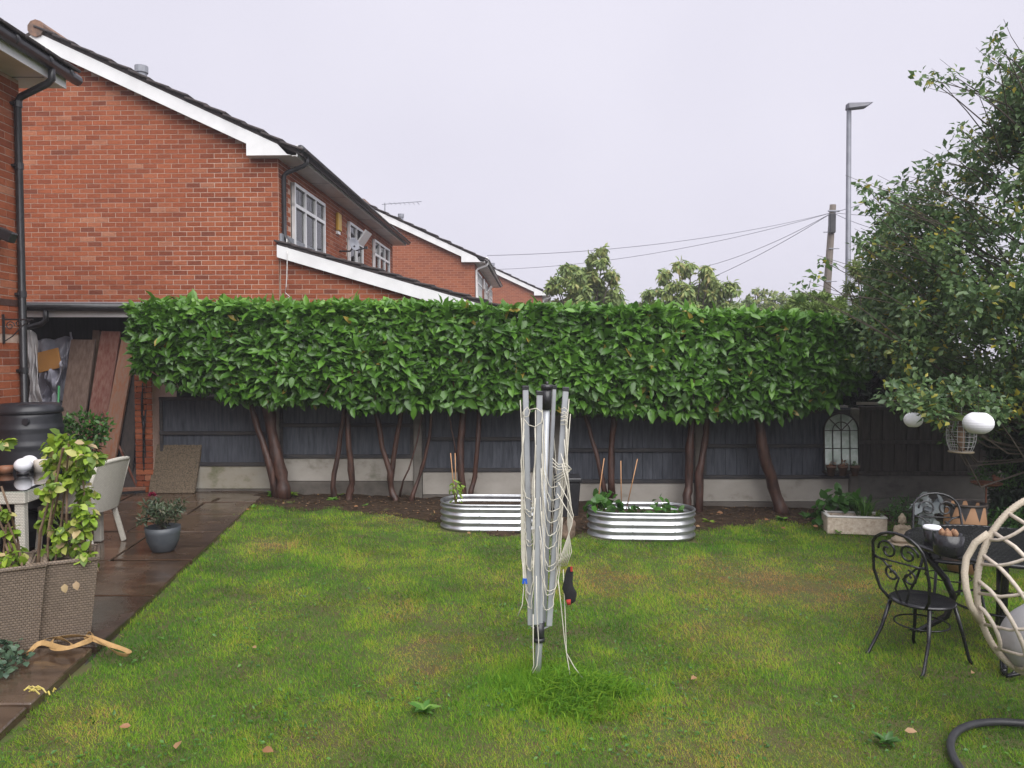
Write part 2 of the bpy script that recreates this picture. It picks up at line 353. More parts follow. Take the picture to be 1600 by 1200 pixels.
for r in range(len(ROWS) - 1):
    y0, y1 = ROWS[r] + .013, ROWS[r + 1] - .013
    s0 = 0.0
    widths = []
    while s0 < 4.6:
        w = rs.choice([.6, .9, .75, 1.1]) if s0 > 0 else [.9, .62, .85, 1.0, .7, .95, .6, .9, .75][r]
        widths.append((s0, s0 + w)); s0 += w
    for (a, b_) in widths:
        xr0, xr1 = edge_x(y0) - a - .011, edge_x(y1) - a - .011; xl0, xl1 = edge_x(y0) - b_ + .011, edge_x(y1) - b_ + .011
        if xl0 < -8: continue
        j = lambda: rs.uniform(-.012, .012)
        z = rs.uniform(-.006, .006); o1 = [rs.uniform(-.004, .004) for _ in range(4)]
        P = [(xl0 + j(), y0 + j() * .5, -.06), (xr0 + j(), y0 + j() * .5, -.06), (xr1 + j(), y1 + j() * .5, -.06), (xl1 + j(), y1 + j() * .5, -.06)]
        sb = MB(); sb.hexa(P + [(p[0], p[1], z + q) for p, q in zip(P, o1)])
        sb.obj('slab', m_slab, patio, bevel=.007)

# ---------------------------------------------------------------- brick laying
BM = {}
def brick_mesh(m):
    if m.name not in BM:
        b = MB(); b.box((0, .0, 0), (.215, .04, .065)); o = b.obj('brick', m, bevel=.003); BM[m.name] = o.data
        bpy.data.objects.remove(o)
    return BM[m.name]
def lay(parent, o, ang, length, z0, z1, inside, m, nparts, proud=.0045, seed=1, M0=None):
    """bricks on a wall plane: o = left end of the face, ang = heading of the face's run; outward is to the right of the run"""
    rs = random.Random(seed); u = Vector((math.cos(ang), math.sin(ang), 0)); n = Vector((math.sin(ang), -math.cos(ang), 0)); o = Vector(o)
    cells = []; k = 0; z = z0 + .0375
    while z < z1:
        s = -.1125 if k % 2 else 0.0
        while s < length - .01:
            a = max(s, 0) + .005; b = min(s + .225, length) - .005
            if b - a > .03 and inside((a + b) / 2, z): cells.append((a, b, z))
            s += .225
        z += .075; k += 1
    full = [c for c in cells if c[1] - c[0] > .21]; rest = [c for c in cells if c[1] - c[0] <= .21]
    def dist(c):
        p = o + u * ((c[0] + c[1]) / 2); p.z = c[2]; return (p - Vector((0, 0, CAM_Z))).length
    full.sort(key=dist); rest += full[nparts:]; full = full[:nparts]
    me = brick_mesh(m); T = MW.get(parent.name, Matrix.Identity(4))
    for c in full:
        p = o + u * ((c[0] + c[1]) / 2) + n * (proud - .02 + rs.uniform(-.0015, .0015)); p.z = c[2]
        ob = bpy.data.objects.new('brick', me); COL.objects.link(ob); ob.location = p; ob.rotation_euler = (rs.uniform(-.004, .004), 0, ang + rs.uniform(-.004, .004)); par(ob, parent)
    jb = MB(); rot = Matrix.Rotation(ang, 3, 'Z')
    for c in rest:
        p = o + u * ((c[0] + c[1]) / 2) + n * (proud - .02 + rs.uniform(-.0015, .0015)); p.z = c[2]
        jb.box(p, (c[1] - c[0], .04, .065), rot)
    if rest:
        q = jb.obj('brick_courses', m, parent); q['kind'] = 'stuff'

# ---------------------------------------------------------------- own house at the left edge
oh = thing('brick_house', 'orange brick house at the left edge with a black gutter and downpipe', 'house', (-7, 5, 0))
WX = -4.88; WY = 7.7
w = MB(); w.b2((-9.5, 2.2, -.3), (WX, WY, 4.46)); wall = w.obj('wall', m_mortar, oh)
lay(wall, (WX, 3.5 + .03, 0), R(90), WY - 3.53, 0, 4.44, lambda s, z: not (1.84 < z < 1.92 or z < -.1), m_brick, 300, seed=3)
m_brickdk = brickmat('dark_band_brick', [(0, (.05, .03, .028)), (1, (.10, .055, .045))])
db = MB()
db.b2((WX - .01, 3.53, 2.228), (WX + .009, WY, 2.292)); band = db.obj('stained_band', m_brickdk, wall)
f = MB(); f.b2((WX - .4, 2.2, 4.463), (-4.56, 7.92, 4.475)); sof = f.obj('soffit', m_soffit, oh)
for yy in (5.6, 6.7, 7.6):
    f = MB(); f.b2((WX, yy, 4.459), (-4.57, yy + .008, 4.4635)); f.obj('soffit_joint', m_gutter, sof)
f = MB(); f.b2((-4.562, 2.2, 4.46), (-4.54, 7.93, 4.63)); f.obj('fascia', m_white, oh)
f = MB(); f.tube([(-4.49, 2.2, 4.60), (-4.49, 8.05, 4.585)], .056, 10); gut = f.obj('gutter', m_gutter, oh, True)
for yy in (7.0, 7.5, 7.85): f = MB(); f.tube([(-4.49, yy, 4.597), (-4.49, yy + .04, 4.597)], .062, 10); f.obj('gutter_bracket', m_gutter, gut, True)
f = MB(); f.tube([(-4.49, 7.6, 4.58), (-4.49, 7.6, 4.44), (-4.53, 7.6, 4.40), (-4.80, 7.6, 4.27), (-4.83, 7.6, 4.22), (-4.83, 7.6, 1.0), (-4.83, 7.55, .95)], .034, 10)
dp = f.obj('downpipe', m_gutter, oh, True)
for z in (3.6, 2.35, 1.6, 4.2):
    f = MB(); f.tube([(-4.83, 7.6, z - .03), (-4.83, 7.6, z + .03)], .041, 10); f.b2((-4.885, 7.55, z - .012), (-4.83, 7.58, z + .012)); f.obj('pipe_clip', m_gutter, dp)
f = MB(); f.prism([(-4.50, 2, 4.64), (-4.50, 2, 4.70), (-7.5, 2, 6.10), (-7.5, 2, 6.04)], (0, 6.0, 0)); rf = f.obj('roof', m_tile, oh)
for k in range(20):
    f = MB(); yy = 8.0 - k * .3; f.box((-4.56, yy - .15, 4.70), (.30, .288, .03), Matrix.Rotation(R(20 + rs.uniform(-1.5, 1.5)), 3, 'Y')); f.obj('roof_tile', m_tile, rf, bevel=.006)
# things on that wall
hb = thing('wall_bracket', 'small black scrolled iron hanging bracket on the left brick wall', 'bracket', (WX, 7.36, 2.0))
f = MB(); f.bar((WX + .018, 7.36, 1.86), (WX + .018, 7.36, 2.14), .02, .012); f.obj('back_plate', m_gutter, hb)
f = MB(); f.tube([(WX + .02, 7.36, 2.09), (WX + .3, 7.36, 2.09)], .008, 6); f.tube([(WX + .02, 7.36, 1.88), (WX + .1, 7.36, 1.93), (WX + .2, 7.36, 2.03), (WX + .28, 7.36, 2.085)], .006, 6); f.obj('arm', m_gutter, hb)
def spiral(c, r0, turns, ax1, ax2, n=26, a0=0, dirn=1):
    c = Vector(c); ax1 = Vector(ax1); ax2 = Vector(ax2)
    return [c + (ax1 * math.cos(a0 + dirn * t * turns * 2 * math.pi) + ax2 * math.sin(a0 + dirn * t * turns * 2 * math.pi)) * r0 * (1 - .75 * t) for t in [i / n for i in range(n + 1)]]
f = MB(); f.tube(spiral((WX + .08, 7.36, 2.03), .045, 1.4, (1, 0, 0), (0, 0, 1)), .005, 5); f.tube(spiral((WX + .16, 7.36, 2.05), .03, 1.3, (1, 0, 0), (0, 0, 1)), .005, 5); f.obj('scroll', m_gutter, hb)
sl_ = thing('security_light', 'small black floodlight on the brick wall at the left edge', 'light', (WX, 7.2, 2.88))
f = MB(); f.box((WX + .12, 7.27, 2.88), (.16, .1, .1), Euler((0, R(25), 0)).to_matrix()); f.obj('lamp_head', m_gutter, sl_, bevel=.01)
f = MB(); f.tube([(WX, 7.27, 2.82), (WX + .09, 7.27, 2.86)], .018, 8); f.obj('arm', m_gutter, sl_)

# ---------------------------------------------------------------- the row of gabled houses
def house(label, corner, rot, L, detail, gutter_m, windows, seed):
    X0, Y0 = corner; h = thing('brick_house', label, 'house', (X0, Y0, -.6), -rot, 'gabled brick houses in the row')
    T = Matrix.Translation((X0, Y0, 0)) @ Matrix.Rotation(-rot, 4, 'Z')      # local: x right, y away
    Wd, EZ = 7.3, 4.80; sl = math.tan(R(25)); RZ = EZ + Wd / 2 * sl
    def part(b, name, m, p=h, **k): return b.xf(T).obj(name, m, p, **k)
    w = MB(); w.prism([(0, 0, -.6), (-Wd, 0, -.6), (-Wd, 0, EZ), (-Wd / 2, 0, RZ), (0, 0, EZ)], (0, L, 0))
    wall = part(w, 'wall', m_mortar if detail else m_brickfar)
    if detail:
        u0 = T @ Vector((-Wd, 0, 0)); a0 = -rot
        lay(wall, u0, a0, Wd, 1.5, RZ, lambda s, z: z < EZ - .0 + (Wd / 2 - abs(s - Wd / 2)) * sl, m_brick, 300, seed=seed)
        u1 = T @ Vector((0, 0, 0))
        def ins(s, z):
            for (a, b, z0, z1) in windows:
                if a - .05 < s < b + .05 and z0 - .02 < z < z1 + .02: return False
            return z < EZ
        lay(wall, u1, R(90) - rot, L, 3.0, EZ, ins, m_brick, 120, seed=seed + 1)
    ov = .16                                                  # verge overhang toward the camera
    rt = MB()
    e = .42                                                   # eaves overhang
    for sgn in (1, -1):
        f = lambda x: -Wd / 2 + sgn * x
        rt.prism([(f(Wd / 2 + e), -ov, EZ - e * sl + .19), (f(0), -ov, RZ + .19), (f(0), -ov, RZ + .26), (f(Wd / 2 + e), -ov, EZ - e * sl + .26)], (0, L + 2 * ov, 0))
    roof = part(rt, 'roof', m_tile)
    rs = random.Random(seed)
    nt_ = 14 if detail else 10
    for k in range(nt_):
        st = (Wd / 2 + e) / nt_; x = -Wd / 2 + st * (k + .5); z = RZ - st * (k + .5) * sl + .265
        b = MB(); b.box((x, -ov + .1, z + rs.uniform(-.006, .01)), (st * 1.25, .34, .03), Matrix.Rotation(R(25 - 5 + rs.uniform(-2, 2)), 3, 'Y')); part(b, 'roof_tile', m_tile, roof, bevel=.006)
    b = MB(); b.tube([(-Wd / 2, -ov - .05, RZ + .24), (-Wd / 2, L + ov, RZ + .24)], .13, 10); part(b, 'ridge_tile', m_tile2, roof)
    # eaves tiles along the gutter
    ne = int(L / .3)
    for k in range(ne + 1):
        b = MB(); b.box((e - .1, k * .3 - ov + .15, EZ - (e - .1) * sl + .275), (.36, .285, .03), Matrix.Rotation(R(21 + rs.uniform(-1.5, 1.5)), 3, 'Y')); part(b, 'roof_tile', m_tile, roof)
    bh = .21
    b = MB()
    for sgn in (1, -1):
        f = lambda x: -Wd / 2 + sgn * x
        b.prism([(f(Wd / 2 - .42), -ov - .02, EZ + .42 * sl + .185), (f(0), -ov - .02, RZ + .185), (f(0), -ov - .02, RZ + .185 - bh), (f(Wd / 2 - .42), -ov - .02, EZ + .42 * sl + .185 - bh)], (0, .024, 0))
    part(b, 'bargeboard', m_white)
    b = MB(); b.prism([(-.42, -ov - .035, EZ + .42 * sl + .185), (.06, -ov - .035, EZ - .06 * sl + .185), (.20, -ov - .035, EZ - .2 * sl + .1), (.27, -ov - .035, EZ - .01), (-.42, -ov - .035, EZ - .01)], (0, .05, 0)); part(b, 'box_end', m_white)
    b = MB(); b.b2((-.42, -ov + .015, EZ - .012), (e - .09, L + ov, EZ + .0)); so = part(b, 'soffit', m_soffit)
    for k in range(int(L / 1.2)):
        b = MB(); b.b2((.01, .5 + k * 1.2, EZ - .016), (e - .1, .51 + k * 1.2, EZ - .0125)); part(b, 'soffit_joint', m_grey, so)
    b = MB(); b.b2((e - .09, -ov + .02, EZ - .02), (e - .068, L + ov, EZ + .16)); part(b, 'fascia', m_white)
    b = MB(); b.tube([(e - .01, -ov - .02, EZ + .09), (e - .01, L + ov + .05, EZ + .07)], .058, 10); part(b, 'gutter', gutter_m, smooth=True)
    b = MB(); b.tube([(e - .01, .12, EZ + .06), (e - .01, .12, EZ - .06), (e - .06, .12, EZ - .1), (.1, .12, EZ - .2), (.05, .12, EZ - .25), (.05, .12, 3.62), (.12, .12, 3.5), (.2, .12, 3.44)], .036, 10)
    part(b, 'downpipe', gutter_m, smooth=True)
    b = MB(); b.tube([(-Wd / 2 + 1.06, .9, RZ - .4), (-Wd / 2 + 1.06, .9, RZ + .0)], .085, 12); b.tube([(-Wd / 2 + 1.06, .9, RZ - .05), (-Wd / 2 + 1.06, .9, RZ + .06)], .105, 12); part(b, 'flue', m_grey)
    for wi, (a, c, z0, z1) in enumerate(windows):
        fr = MB(); t = .055; n = 3 if c - a > 1.6 else 2; zt = z1 - .36
        rec = MB(); rec.b2((-.12, a, z0), (.0125, c, z1)); wn = part(rec, 'window', m_dark)
        fr.b2((.012, a, z0), (.07, c, z0 + t)); fr.b2((.012, a, z1 - t), (.07, c, z1))
        xs = [a] + [a + (c - a) * k / n - t / 2 for k in range(1, n)] + [c - t]
        for x in xs: fr.b2((.013, x, z0 + .01), (.068, x + t, z1 - .01))
        fr.b2((.014, a, zt - t / 2), (.069, c, zt + t / 2))
        part(fr, 'frame', m_white, wn)
        sb = MB(); sb.b2((.0, a - .06, z0 - .06), (.11, c + .06, z0)); part(sb, 'sill', m_white, wn)
        for k in range(n):
            p0 = a + (c - a) * k / n + .03; p1 = a + (c - a) * (k + 1) / n - .03
            cu = MB(); cu.b2((.0135, p0, z0 + .03), (.016, p1, zt)); part(cu, 'curtain', m_curtain, wn)
            for (q0, q1) in ((z0 + .05, zt - .03), (zt + .03, z1 - .05)):
                gl = MB(); gl.b2((.03, p0, q0), (.034, p1, q1))
                if wi == 1 and k == 1 and q0 > zt:                 # open top light
                    gl = MB(); gl.box((.16, (p0 + p1) / 2, (q0 + q1) / 2 - .02), (.03, p1 - p0, q1 - q0 + .06), Matrix.Rotation(R(35), 3, 'Y'))
                    part(gl, 'open_light', m_white, wn); continue
                part(gl, 'pane', m_glass, wn)
            for q in range(1, 4):                                   # leaded top lights
                ld = MB(); yy = p0 + (p1 - p0) * q / 4; ld.b2((.0345, yy - .005, zt + .03), (.037, yy + .005, z1 - .05)); part(ld, 'lead_bar', m_lead, wn)
    return h, T
WIN = [(.6, 2.4, 3.42, 4.56), (4.25, 5.5, 3.42, 4.56), (6.7, 8.6, 3.42, 4.56)]
h1, T1 = house('large brick gable end behind the laurel hedge with white bargeboard and black gutter', (-3.62, 12.0), R(2.0), 9.3, True, m_gutter, WIN, 20)
h2, T2 = house('second brick gabled house beyond the large gable, with a white gutter and downpipe', (-1.23, 25.4), R(2.0), 9.3, False, m_gwhite, WIN, 30)
h3, T3 = house('farthest small brick gable beside the pale trees', (1.55, 39.4), R(2.0), 9.3, False, m_gwhite, WIN, 40)
h3.location.z = h3.location.z
# lean-to on the side of the first house (part of it)
def l1(b, name, m, p=h1, **k): return b.xf(T1).obj(name, m, p, **k)
LS = math.tan(R(16.3))
def lz(x): return 3.42 - x * LS
b = MB(); b.prism([(.012, .01, -.6), (.012, .01, lz(0) - .02), (3.8, .01, lz(3.8) - .02), (3.8, .01, -.6)], (0, 9.0, 0)); lw = l1(b, 'lean_to_wall', m_mortar)
lay(lw, T1 @ Vector((.02, .01, 0)), -R(2.0), 3.78, 1.5, 3.42, lambda s, z: z < lz(s) - .06, m_brick, 140, seed=51)
b = MB(); b.prism([(0, -.1, lz(0) - .16), (3.9, -.1, lz(3.9) - .16), (3.9, -.1, lz(3.9) + .03), (0, -.1, lz(0) + .03)], (0, .03, 0)); l1(b, 'lean_to_bargeboard', m_white)
b = MB(); b.prism([(0.015, -.09, lz(0) + .035), (3.95, -.09, lz(3.95) + .035), (3.95, -.09, lz(3.95) + .085), (0.015, -.09, lz(0) + .085)], (0, 9.1, 0)); lr = l1(b, 'lean_to_roof', m_tile)
rs = random.Random(5)
for k in range(15):
    b = MB(); x = .12 + k * .27; b.box((x, .05, lz(x) + .09 + rs.uniform(-.006, .012)), (.33, .34, .03), Matrix.Rotation(R(16.3 - 5 + rs.uniform(-2.5, 2.5)), 3, 'Y')); l1(b, 'roof_tile', m_tile, lr, bevel=.006)
b = MB(); b.b2((.012, .0, lz(0) + .02), (.05, 9.0, lz(0) + .22)); l1(b, 'flashing', m_lead)
ab = thing('alarm_box', 'yellow burglar alarm box on the side wall of the large gabled house', 'alarm', T1 @ Vector((.02, 3.45, 4.2)))
b = MB(); b.b2((.0, 3.33, 4.22), (.075, 3.57, 4.58)); l1(b, 'cover', m_yellowbox, ab, bevel=.02)
b = MB(); b.b2((.0, 3.36, 4.16), (.05, 3.54, 4.225)); l1(b, 'base_plate', m_white, ab)
ab2 = thing('alarm_box', 'small pale alarm box on the second brick house', 'alarm', T2 @ Vector((.02, 3.45, 4.2)))
b = MB(); b.b2((.0, 3.3, 4.2), (.09, 3.6, 4.6)); b.xf(T2).obj('cover', m_white, ab2, bevel=.02)
dish = thing('satellite_dish', 'grey satellite dish bracketed to the side wall of the gabled house', 'dish', T1 @ Vector((0, 3.7, 3.9)))
b = MB(); b.lathe([(0.0, .0), (.1, .012), (.2, .045), (.27, .09), (.26, .095), (.19, .055), (.1, .022), (0, .01)], 18)
b.xf(Matrix.Translation((.28, 3.62, 3.98)) @ Matrix.Scale(.5, 4) @ Matrix.Rotation(R(75), 4, 'Y') @ Matrix.Rotation(R(35), 4, 'X')); l1(b, 'reflector', m_grey, dish, smooth=True)
b = MB(); b.tube([(.0, 3.62, 3.85), (.22, 3.62, 3.85), (.32, 3.62, 3.96)], .018, 8); b.tube([(.34, 3.62, 3.86), (.55, 3.55, 3.9)], .012, 6); l1(b, 'arm', m_gutter, dish)
b = MB(); b.box((.56, 3.55, 3.91), (.07, .05, .05)); l1(b, 'receiver', m_gutter, dish)
an = thing('tv_aerial', 'thin rooftop television aerial on the second brick house', 'aerial', T2 @ Vector((-3.4, 1, 6.6)))
b = MB(); b.tube([(-3.2, 1.2, 6.4), (-3.2, 1.2, 7.0)], .02, 6); b.xf(T2).obj('mast', m_grey, an)
b = MB(); b.tube([(-3.3, 1.2, 6.95), (-1.9, 1.0, 7.0)], .012, 5)
for k in range(7): b.tube([(-3.0 + k * .16, .95, 6.97), (-3.0 + k * .16, 1.4, 6.97)], .008, 4)
b.xf(T2).obj('boom', m_grey, an)
cb = thing('wall_cable', 'loose thin white cable hanging down the lean-to corner of the gabled house', 'cable', T1 @ Vector((.1, -.02, 3)))
b = MB(); b.tube([(.13, -.02, 3.55), (.17, -.12, 3.3), (.16, -.12, 3.0), (.14, -.1, 2.8), (.10, -.03, 2.72), (.17, -.03, 2.66), (.12, -.03, 2.6)], .007, 5); l1(b, 'cable', m_soffit, cb)

# ---------------------------------------------------------------- fence
PX = [-4.66, -3.04, -1.21, .59, 2.4, 4.39, 6.25, 8.1]
PB = [.33, .43, .255, .11, .165, .21, .2]
fence = thing('garden_fence', 'low dark grey painted board fence with concrete posts under the laurel hedge', 'fence', (0, FY, -.3))
rs = random.Random(9)
for i in range(1, 8):
    b = MB(); x = PX[i]; top = max(PB[min(i, 6)], PB[i - 1]) + .86
    b.b2((x - .055, FY - .055, -.5), (x + .055, FY + .055, top)); b.obj('post', m_post, fence, bevel=.012)
for i in range(7):
    x0, x1 = PX[i] + (.06 if i else .14), PX[i + 1] - .058; zb = PB[i]; old = i >= 5
    m1, m2 = (m_fence2, m_fence2) if old else (m_fence, m_rail)
    if i != 5 or True:
        b = MB(); b.b2((x0, FY - .022, zb - .30), (x1, FY + .022, zb - .004)); b.obj('gravel_board', m_gravel3 if old else (m_gravelg if i == 0 else m_gravel), fence, bevel=.006)
        b = MB(); b.b2((x0, FY - .028, zb - .62), (x1, FY + .022, zb - .305)); b.obj('gravel_board', m_gravel3 if old else m_gravel2, fence, bevel=.006)
    fp = MB(); r = .019
    for (za, zc) in ((zb, zb + .045), (zb + .40, zb + .445), (zb + .84, zb + .885)):
        fp.b2((x0, FY - .046, za), (x1, FY - .008, zc))
    for x in (x0, x1 - .04): fp.b2((x, FY - .032, zb + .01), (x + .04, FY - .008, zb + .88))
    panel = fp.obj('fence_panel', m2, fence, bevel=.003)
    nb = 13 if not old else 11; st = (x1 - x0 - .02) / nb
    for k in range(nb):
        xa = x0 + .01 + k * st; bd = MB()
        bd.box((xa + st / 2, FY + .002 + rs.uniform(-.003, .003), zb + .445), (st + .014, .012, .87 + rs.uniform(-.006, .006)), Matrix.Rotation(R(rs.uniform(4.2, 5.2)), 3, 'Z'))
        bd.obj('board', m1, panel)
    if not old and i > 0:
        cp = MB(); cp.b2((x0, FY - .04, zb + .886), (x1, FY + .03, zb + .91)); cp.obj('capping', m_fence, panel)
    if i >= 4:
        cp = MB(); cp.b2((x0, FY + .03, zb + .90), (x1, FY + .06, zb + .935)); cp.obj('pale_batten', m_gravel, panel)
pier = thing('brick_pier', 'narrow brick pier at the left end of the fence', 'pier', (-4.66, FY, 0))
b = MB(); b.b2((-4.79, FY - .10, -.3), (-4.57, FY + .6, 1.5)); core = b.obj('core', m_mortar, pier)
rs = random.Random(2)
for k in range(20):
    b = MB(); b.box((-4.68, FY - .105, .0375 + k * .075), (.215, .03, .065)) if k % 2 else (b.box((-4.735, FY - .105, .0375 + k * .075), (.105, .03, .065)), b.box((-4.625, FY - .105, .0375 + k * .075), (.1, .03, .065)))
    b.obj('brick', m_brick, core)

# ---------------------------------------------------------------- open store between the houses
st = thing('storage_shelter', 'dark open-fronted store with white fascia between the two brick houses', 'shelter', (-5.6, 10.3, 0))
m_shed = M('shed_shade_lining', (.02, .02, .023), (.035, .034, .036), 8, .85, stretch=(4, 4, .4))  # near-black added lining, its colour stands in for the shade inside the store
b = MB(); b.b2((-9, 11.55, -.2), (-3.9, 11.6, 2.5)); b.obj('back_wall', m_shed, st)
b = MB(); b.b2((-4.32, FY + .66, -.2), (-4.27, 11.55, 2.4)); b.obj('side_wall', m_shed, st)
b = MB(); b.prism([(-9, 9.9, 2.40), (-4.2, 9.9, 2.37), (-4.2, 11.75, 2.52), (-9, 11.75, 2.52)], (0, 0, .04)); b.obj('roof', m_lead, st)
b = MB(); b.b2((-9, 9.92, 2.24), (-4.25, 9.95, 2.36)); b.obj('fascia', m_white, st)
b = MB(); b.tube([(-9, 9.86, 2.385), (-4.22, 9.86, 2.36)], .055, 10); b.tube([(-5.97, 9.86, 2.36), (-5.97, 9.86, 2.2), (-6.03, 9.86, 2.15), (-6.3, 9.86, 2.08)], .034, 8); b.obj('gutter', m_gutter, st, True)

# ---------------------------------------------------------------- laurel hedge
HX0, HX1, HY0, HY1 = -4.42, 4.08, 9.0, 10.0
def hz_top(x): return np.interp(x, [-4.5, -4.2, -3, 0, 3, 4.2], [2.30, 2.36, 2.36, 2.30, 2.24, 2.16]) + (fbm(x, x * 0, .5, 61) - .5) * .07
_bx = np.array([205, 240, 330, 420, 500, 560, 650, 800, 900, 1000, 1100, 1200, 1260, 1310, 1345]); _by = np.array([575, 598, 618, 630, 628, 640, 636, 634, 640, 648, 652, 652, 648, 632, 600])
def hz_bot(x): return 1.75 - (np.interp(x * 1200 / 9.0 + 800, _bx, _by) - 555) * 9.0 / 1200 + (fbm(x, x * 0 + 5, .35, 71) - .5) * .14
hedge = thing('laurel_hedge', 'long clipped laurel hedge with glossy green leaves above bare reddish trunks', 'hedge', (0, 9.5, -.1))
def hedge_leaves():
    P = []; D = []; N = []
    def push(p, d, n): P.append(p); D.append(d); N.append(n)
    n = 17000; x = RNG.uniform(HX0, HX1, n); u = RNG.random(n); zb = hz_bot(x); zt = hz_top(x); z = zb + (zt - zb) * u
    dep = RNG.exponential(.09, n); y = HY0 + (fbm(x, z, .45, 81) - .5) * .2 + dep + .10 * (2 * u - 1) ** 4 + np.clip(.25 - u, 0, 1) * .5
    push(np.stack([x, y, z], 1), unit(np.stack([RNG.normal(0, .75, n), RNG.normal(-.28, .3, n), RNG.normal(-.05, .65, n)], 1)),
         unit(np.stack([RNG.normal(0, .45, n), RNG.normal(-.75, .35, n), RNG.normal(.7, .4, n)], 1)))
    n = 7500; x = RNG.uniform(HX0, HX1, n); y = RNG.uniform(HY0, HY1, n); z = hz_top(x) - RNG.exponential(.07, n) + (fbm(x, y, .4, 91) - .5) * .12
    push(np.stack([x, y, z], 1), unit(np.stack([RNG.normal(0, .7, n), RNG.normal(-.1, .7, n), RNG.normal(.22, .35, n)], 1)),
         unit(np.stack([RNG.normal(0, .4, n), RNG.normal(-.2, .4, n), RNG.normal(1, .2, n)], 1)))
    n = 3800; x = RNG.uniform(HX0, HX1, n); y = RNG.uniform(HY0 + .05, HY1, n); z = hz_bot(x) + RNG.exponential(.06, n) + .015
    push(np.stack([x, y, z], 1), unit(np.stack([RNG.normal(0, .6, n), RNG.normal(-.3, .5, n), RNG.normal(-.6, .4, n)], 1)),
         unit(np.stack([RNG.normal(0, .4, n), RNG.normal(-.8, .4, n), RNG.normal(.3, .4, n)], 1)))
    for (xe, sg) in ((HX0, -1), (HX1, 1)):
        n = 1500; y = RNG.uniform(HY0, HY1, n); zb = hz_bot(np.full(n, xe)); zt = hz_top(np.full(n, xe)); u = RNG.random(n); z = zb + (zt - zb) * u
        x = xe + sg * (fbm(y, z, .4, 95) - .35) * .22 - sg * RNG.exponential(.1, n)
        push(np.stack([x, y, z], 1), unit(np.stack([RNG.normal(sg * .6, .5, n), RNG.normal(-.3, .6, n), RNG.normal(.0, .5, n)], 1)),
             unit(np.stack([RNG.normal(sg * .7, .4, n), RNG.normal(-.4, .4, n), RNG.normal(.7, .3, n)], 1)))
    n = 3500; x = RNG.uniform(HX0, HX1, n); zb = hz_bot(x); zt = hz_top(x); z = zb + (zt - zb) * RNG.random(n); y = HY1 - RNG.exponential(.1, n) + .05
    push(np.stack([x, y, z], 1), unit(np.stack([RNG.normal(0, .75, n), RNG.normal(.45, .4, n), RNG.normal(0, .6, n)], 1)),
         unit(np.stack([RNG.normal(0, .45, n), RNG.normal(.75, .35, n), RNG.normal(.7, .4, n)], 1)))
    return np.concatenate(P), np.concatenate(D), np.concatenate(N)
P, D, N = hedge_leaves(); n = len(P)
# new growth on top and shoulders is brighter
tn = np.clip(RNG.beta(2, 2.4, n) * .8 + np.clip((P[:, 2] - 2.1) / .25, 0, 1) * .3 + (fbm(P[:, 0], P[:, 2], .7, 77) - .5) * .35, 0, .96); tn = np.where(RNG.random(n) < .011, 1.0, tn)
L = np.clip(RNG.normal(.126, .034, n), .05, .2); Wd = L * RNG.uniform(.38, .5, n)
order = np.argsort(np.where(P[:, 1] < HY0 + .03, -L * 1.0, 1)); top = order[:300]; restm = np.ones(n, bool); restm[top] = False
fol = leaves('foliage', P[restm], D[restm], N[restm], L[restm], Wd[restm], tn[restm], m_laurel, hedge); fol['kind'] = 'stuff'
LM = []
for k in range(6):
    o = leaves('leaf', [(0, 0, 0)], [(1, 0, 0)], [(0, 0, 1)], np.array([1.0]), np.array([.42]), np.array([.15 + k * .13]), m_laurel); LM.append(o.data); bpy.data.objects.remove(o)
for q, i in enumerate(top):
    d = Vector(D[i]); s = d.cross(Vector(N[i])).normalized(); nn = s.cross(d)
    Mx = Matrix((( d.x, s.x, nn.x, P[i, 0]), (d.y, s.y, nn.y, P[i, 1]), (d.z, s.z, nn.z, P[i, 2]), (0, 0, 0, 1)))
    o = bpy.data.objects.new('leaf', LM[min(5, int(tn[i] * 6))]); COL.objects.link(o); o.matrix_basis = Mx @ Matrix.Scale(float(L[i]), 4); par(o, hedge)
m_core = M('hedge_core_shade', (.012, .016, .008), (.03, .028, .016), 18, .95, bmp=1)  # dark solid core added inside the hedge, blocks light and paints its inner shade
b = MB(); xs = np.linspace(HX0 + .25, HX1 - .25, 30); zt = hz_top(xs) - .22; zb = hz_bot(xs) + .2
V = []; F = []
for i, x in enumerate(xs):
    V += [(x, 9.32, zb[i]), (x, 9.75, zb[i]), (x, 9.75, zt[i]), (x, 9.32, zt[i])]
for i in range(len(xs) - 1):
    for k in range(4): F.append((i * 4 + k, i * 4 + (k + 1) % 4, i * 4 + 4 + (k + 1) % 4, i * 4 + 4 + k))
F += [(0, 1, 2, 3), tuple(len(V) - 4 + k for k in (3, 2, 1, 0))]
b.add(V, F); b.obj('shade_core', m_core, hedge)
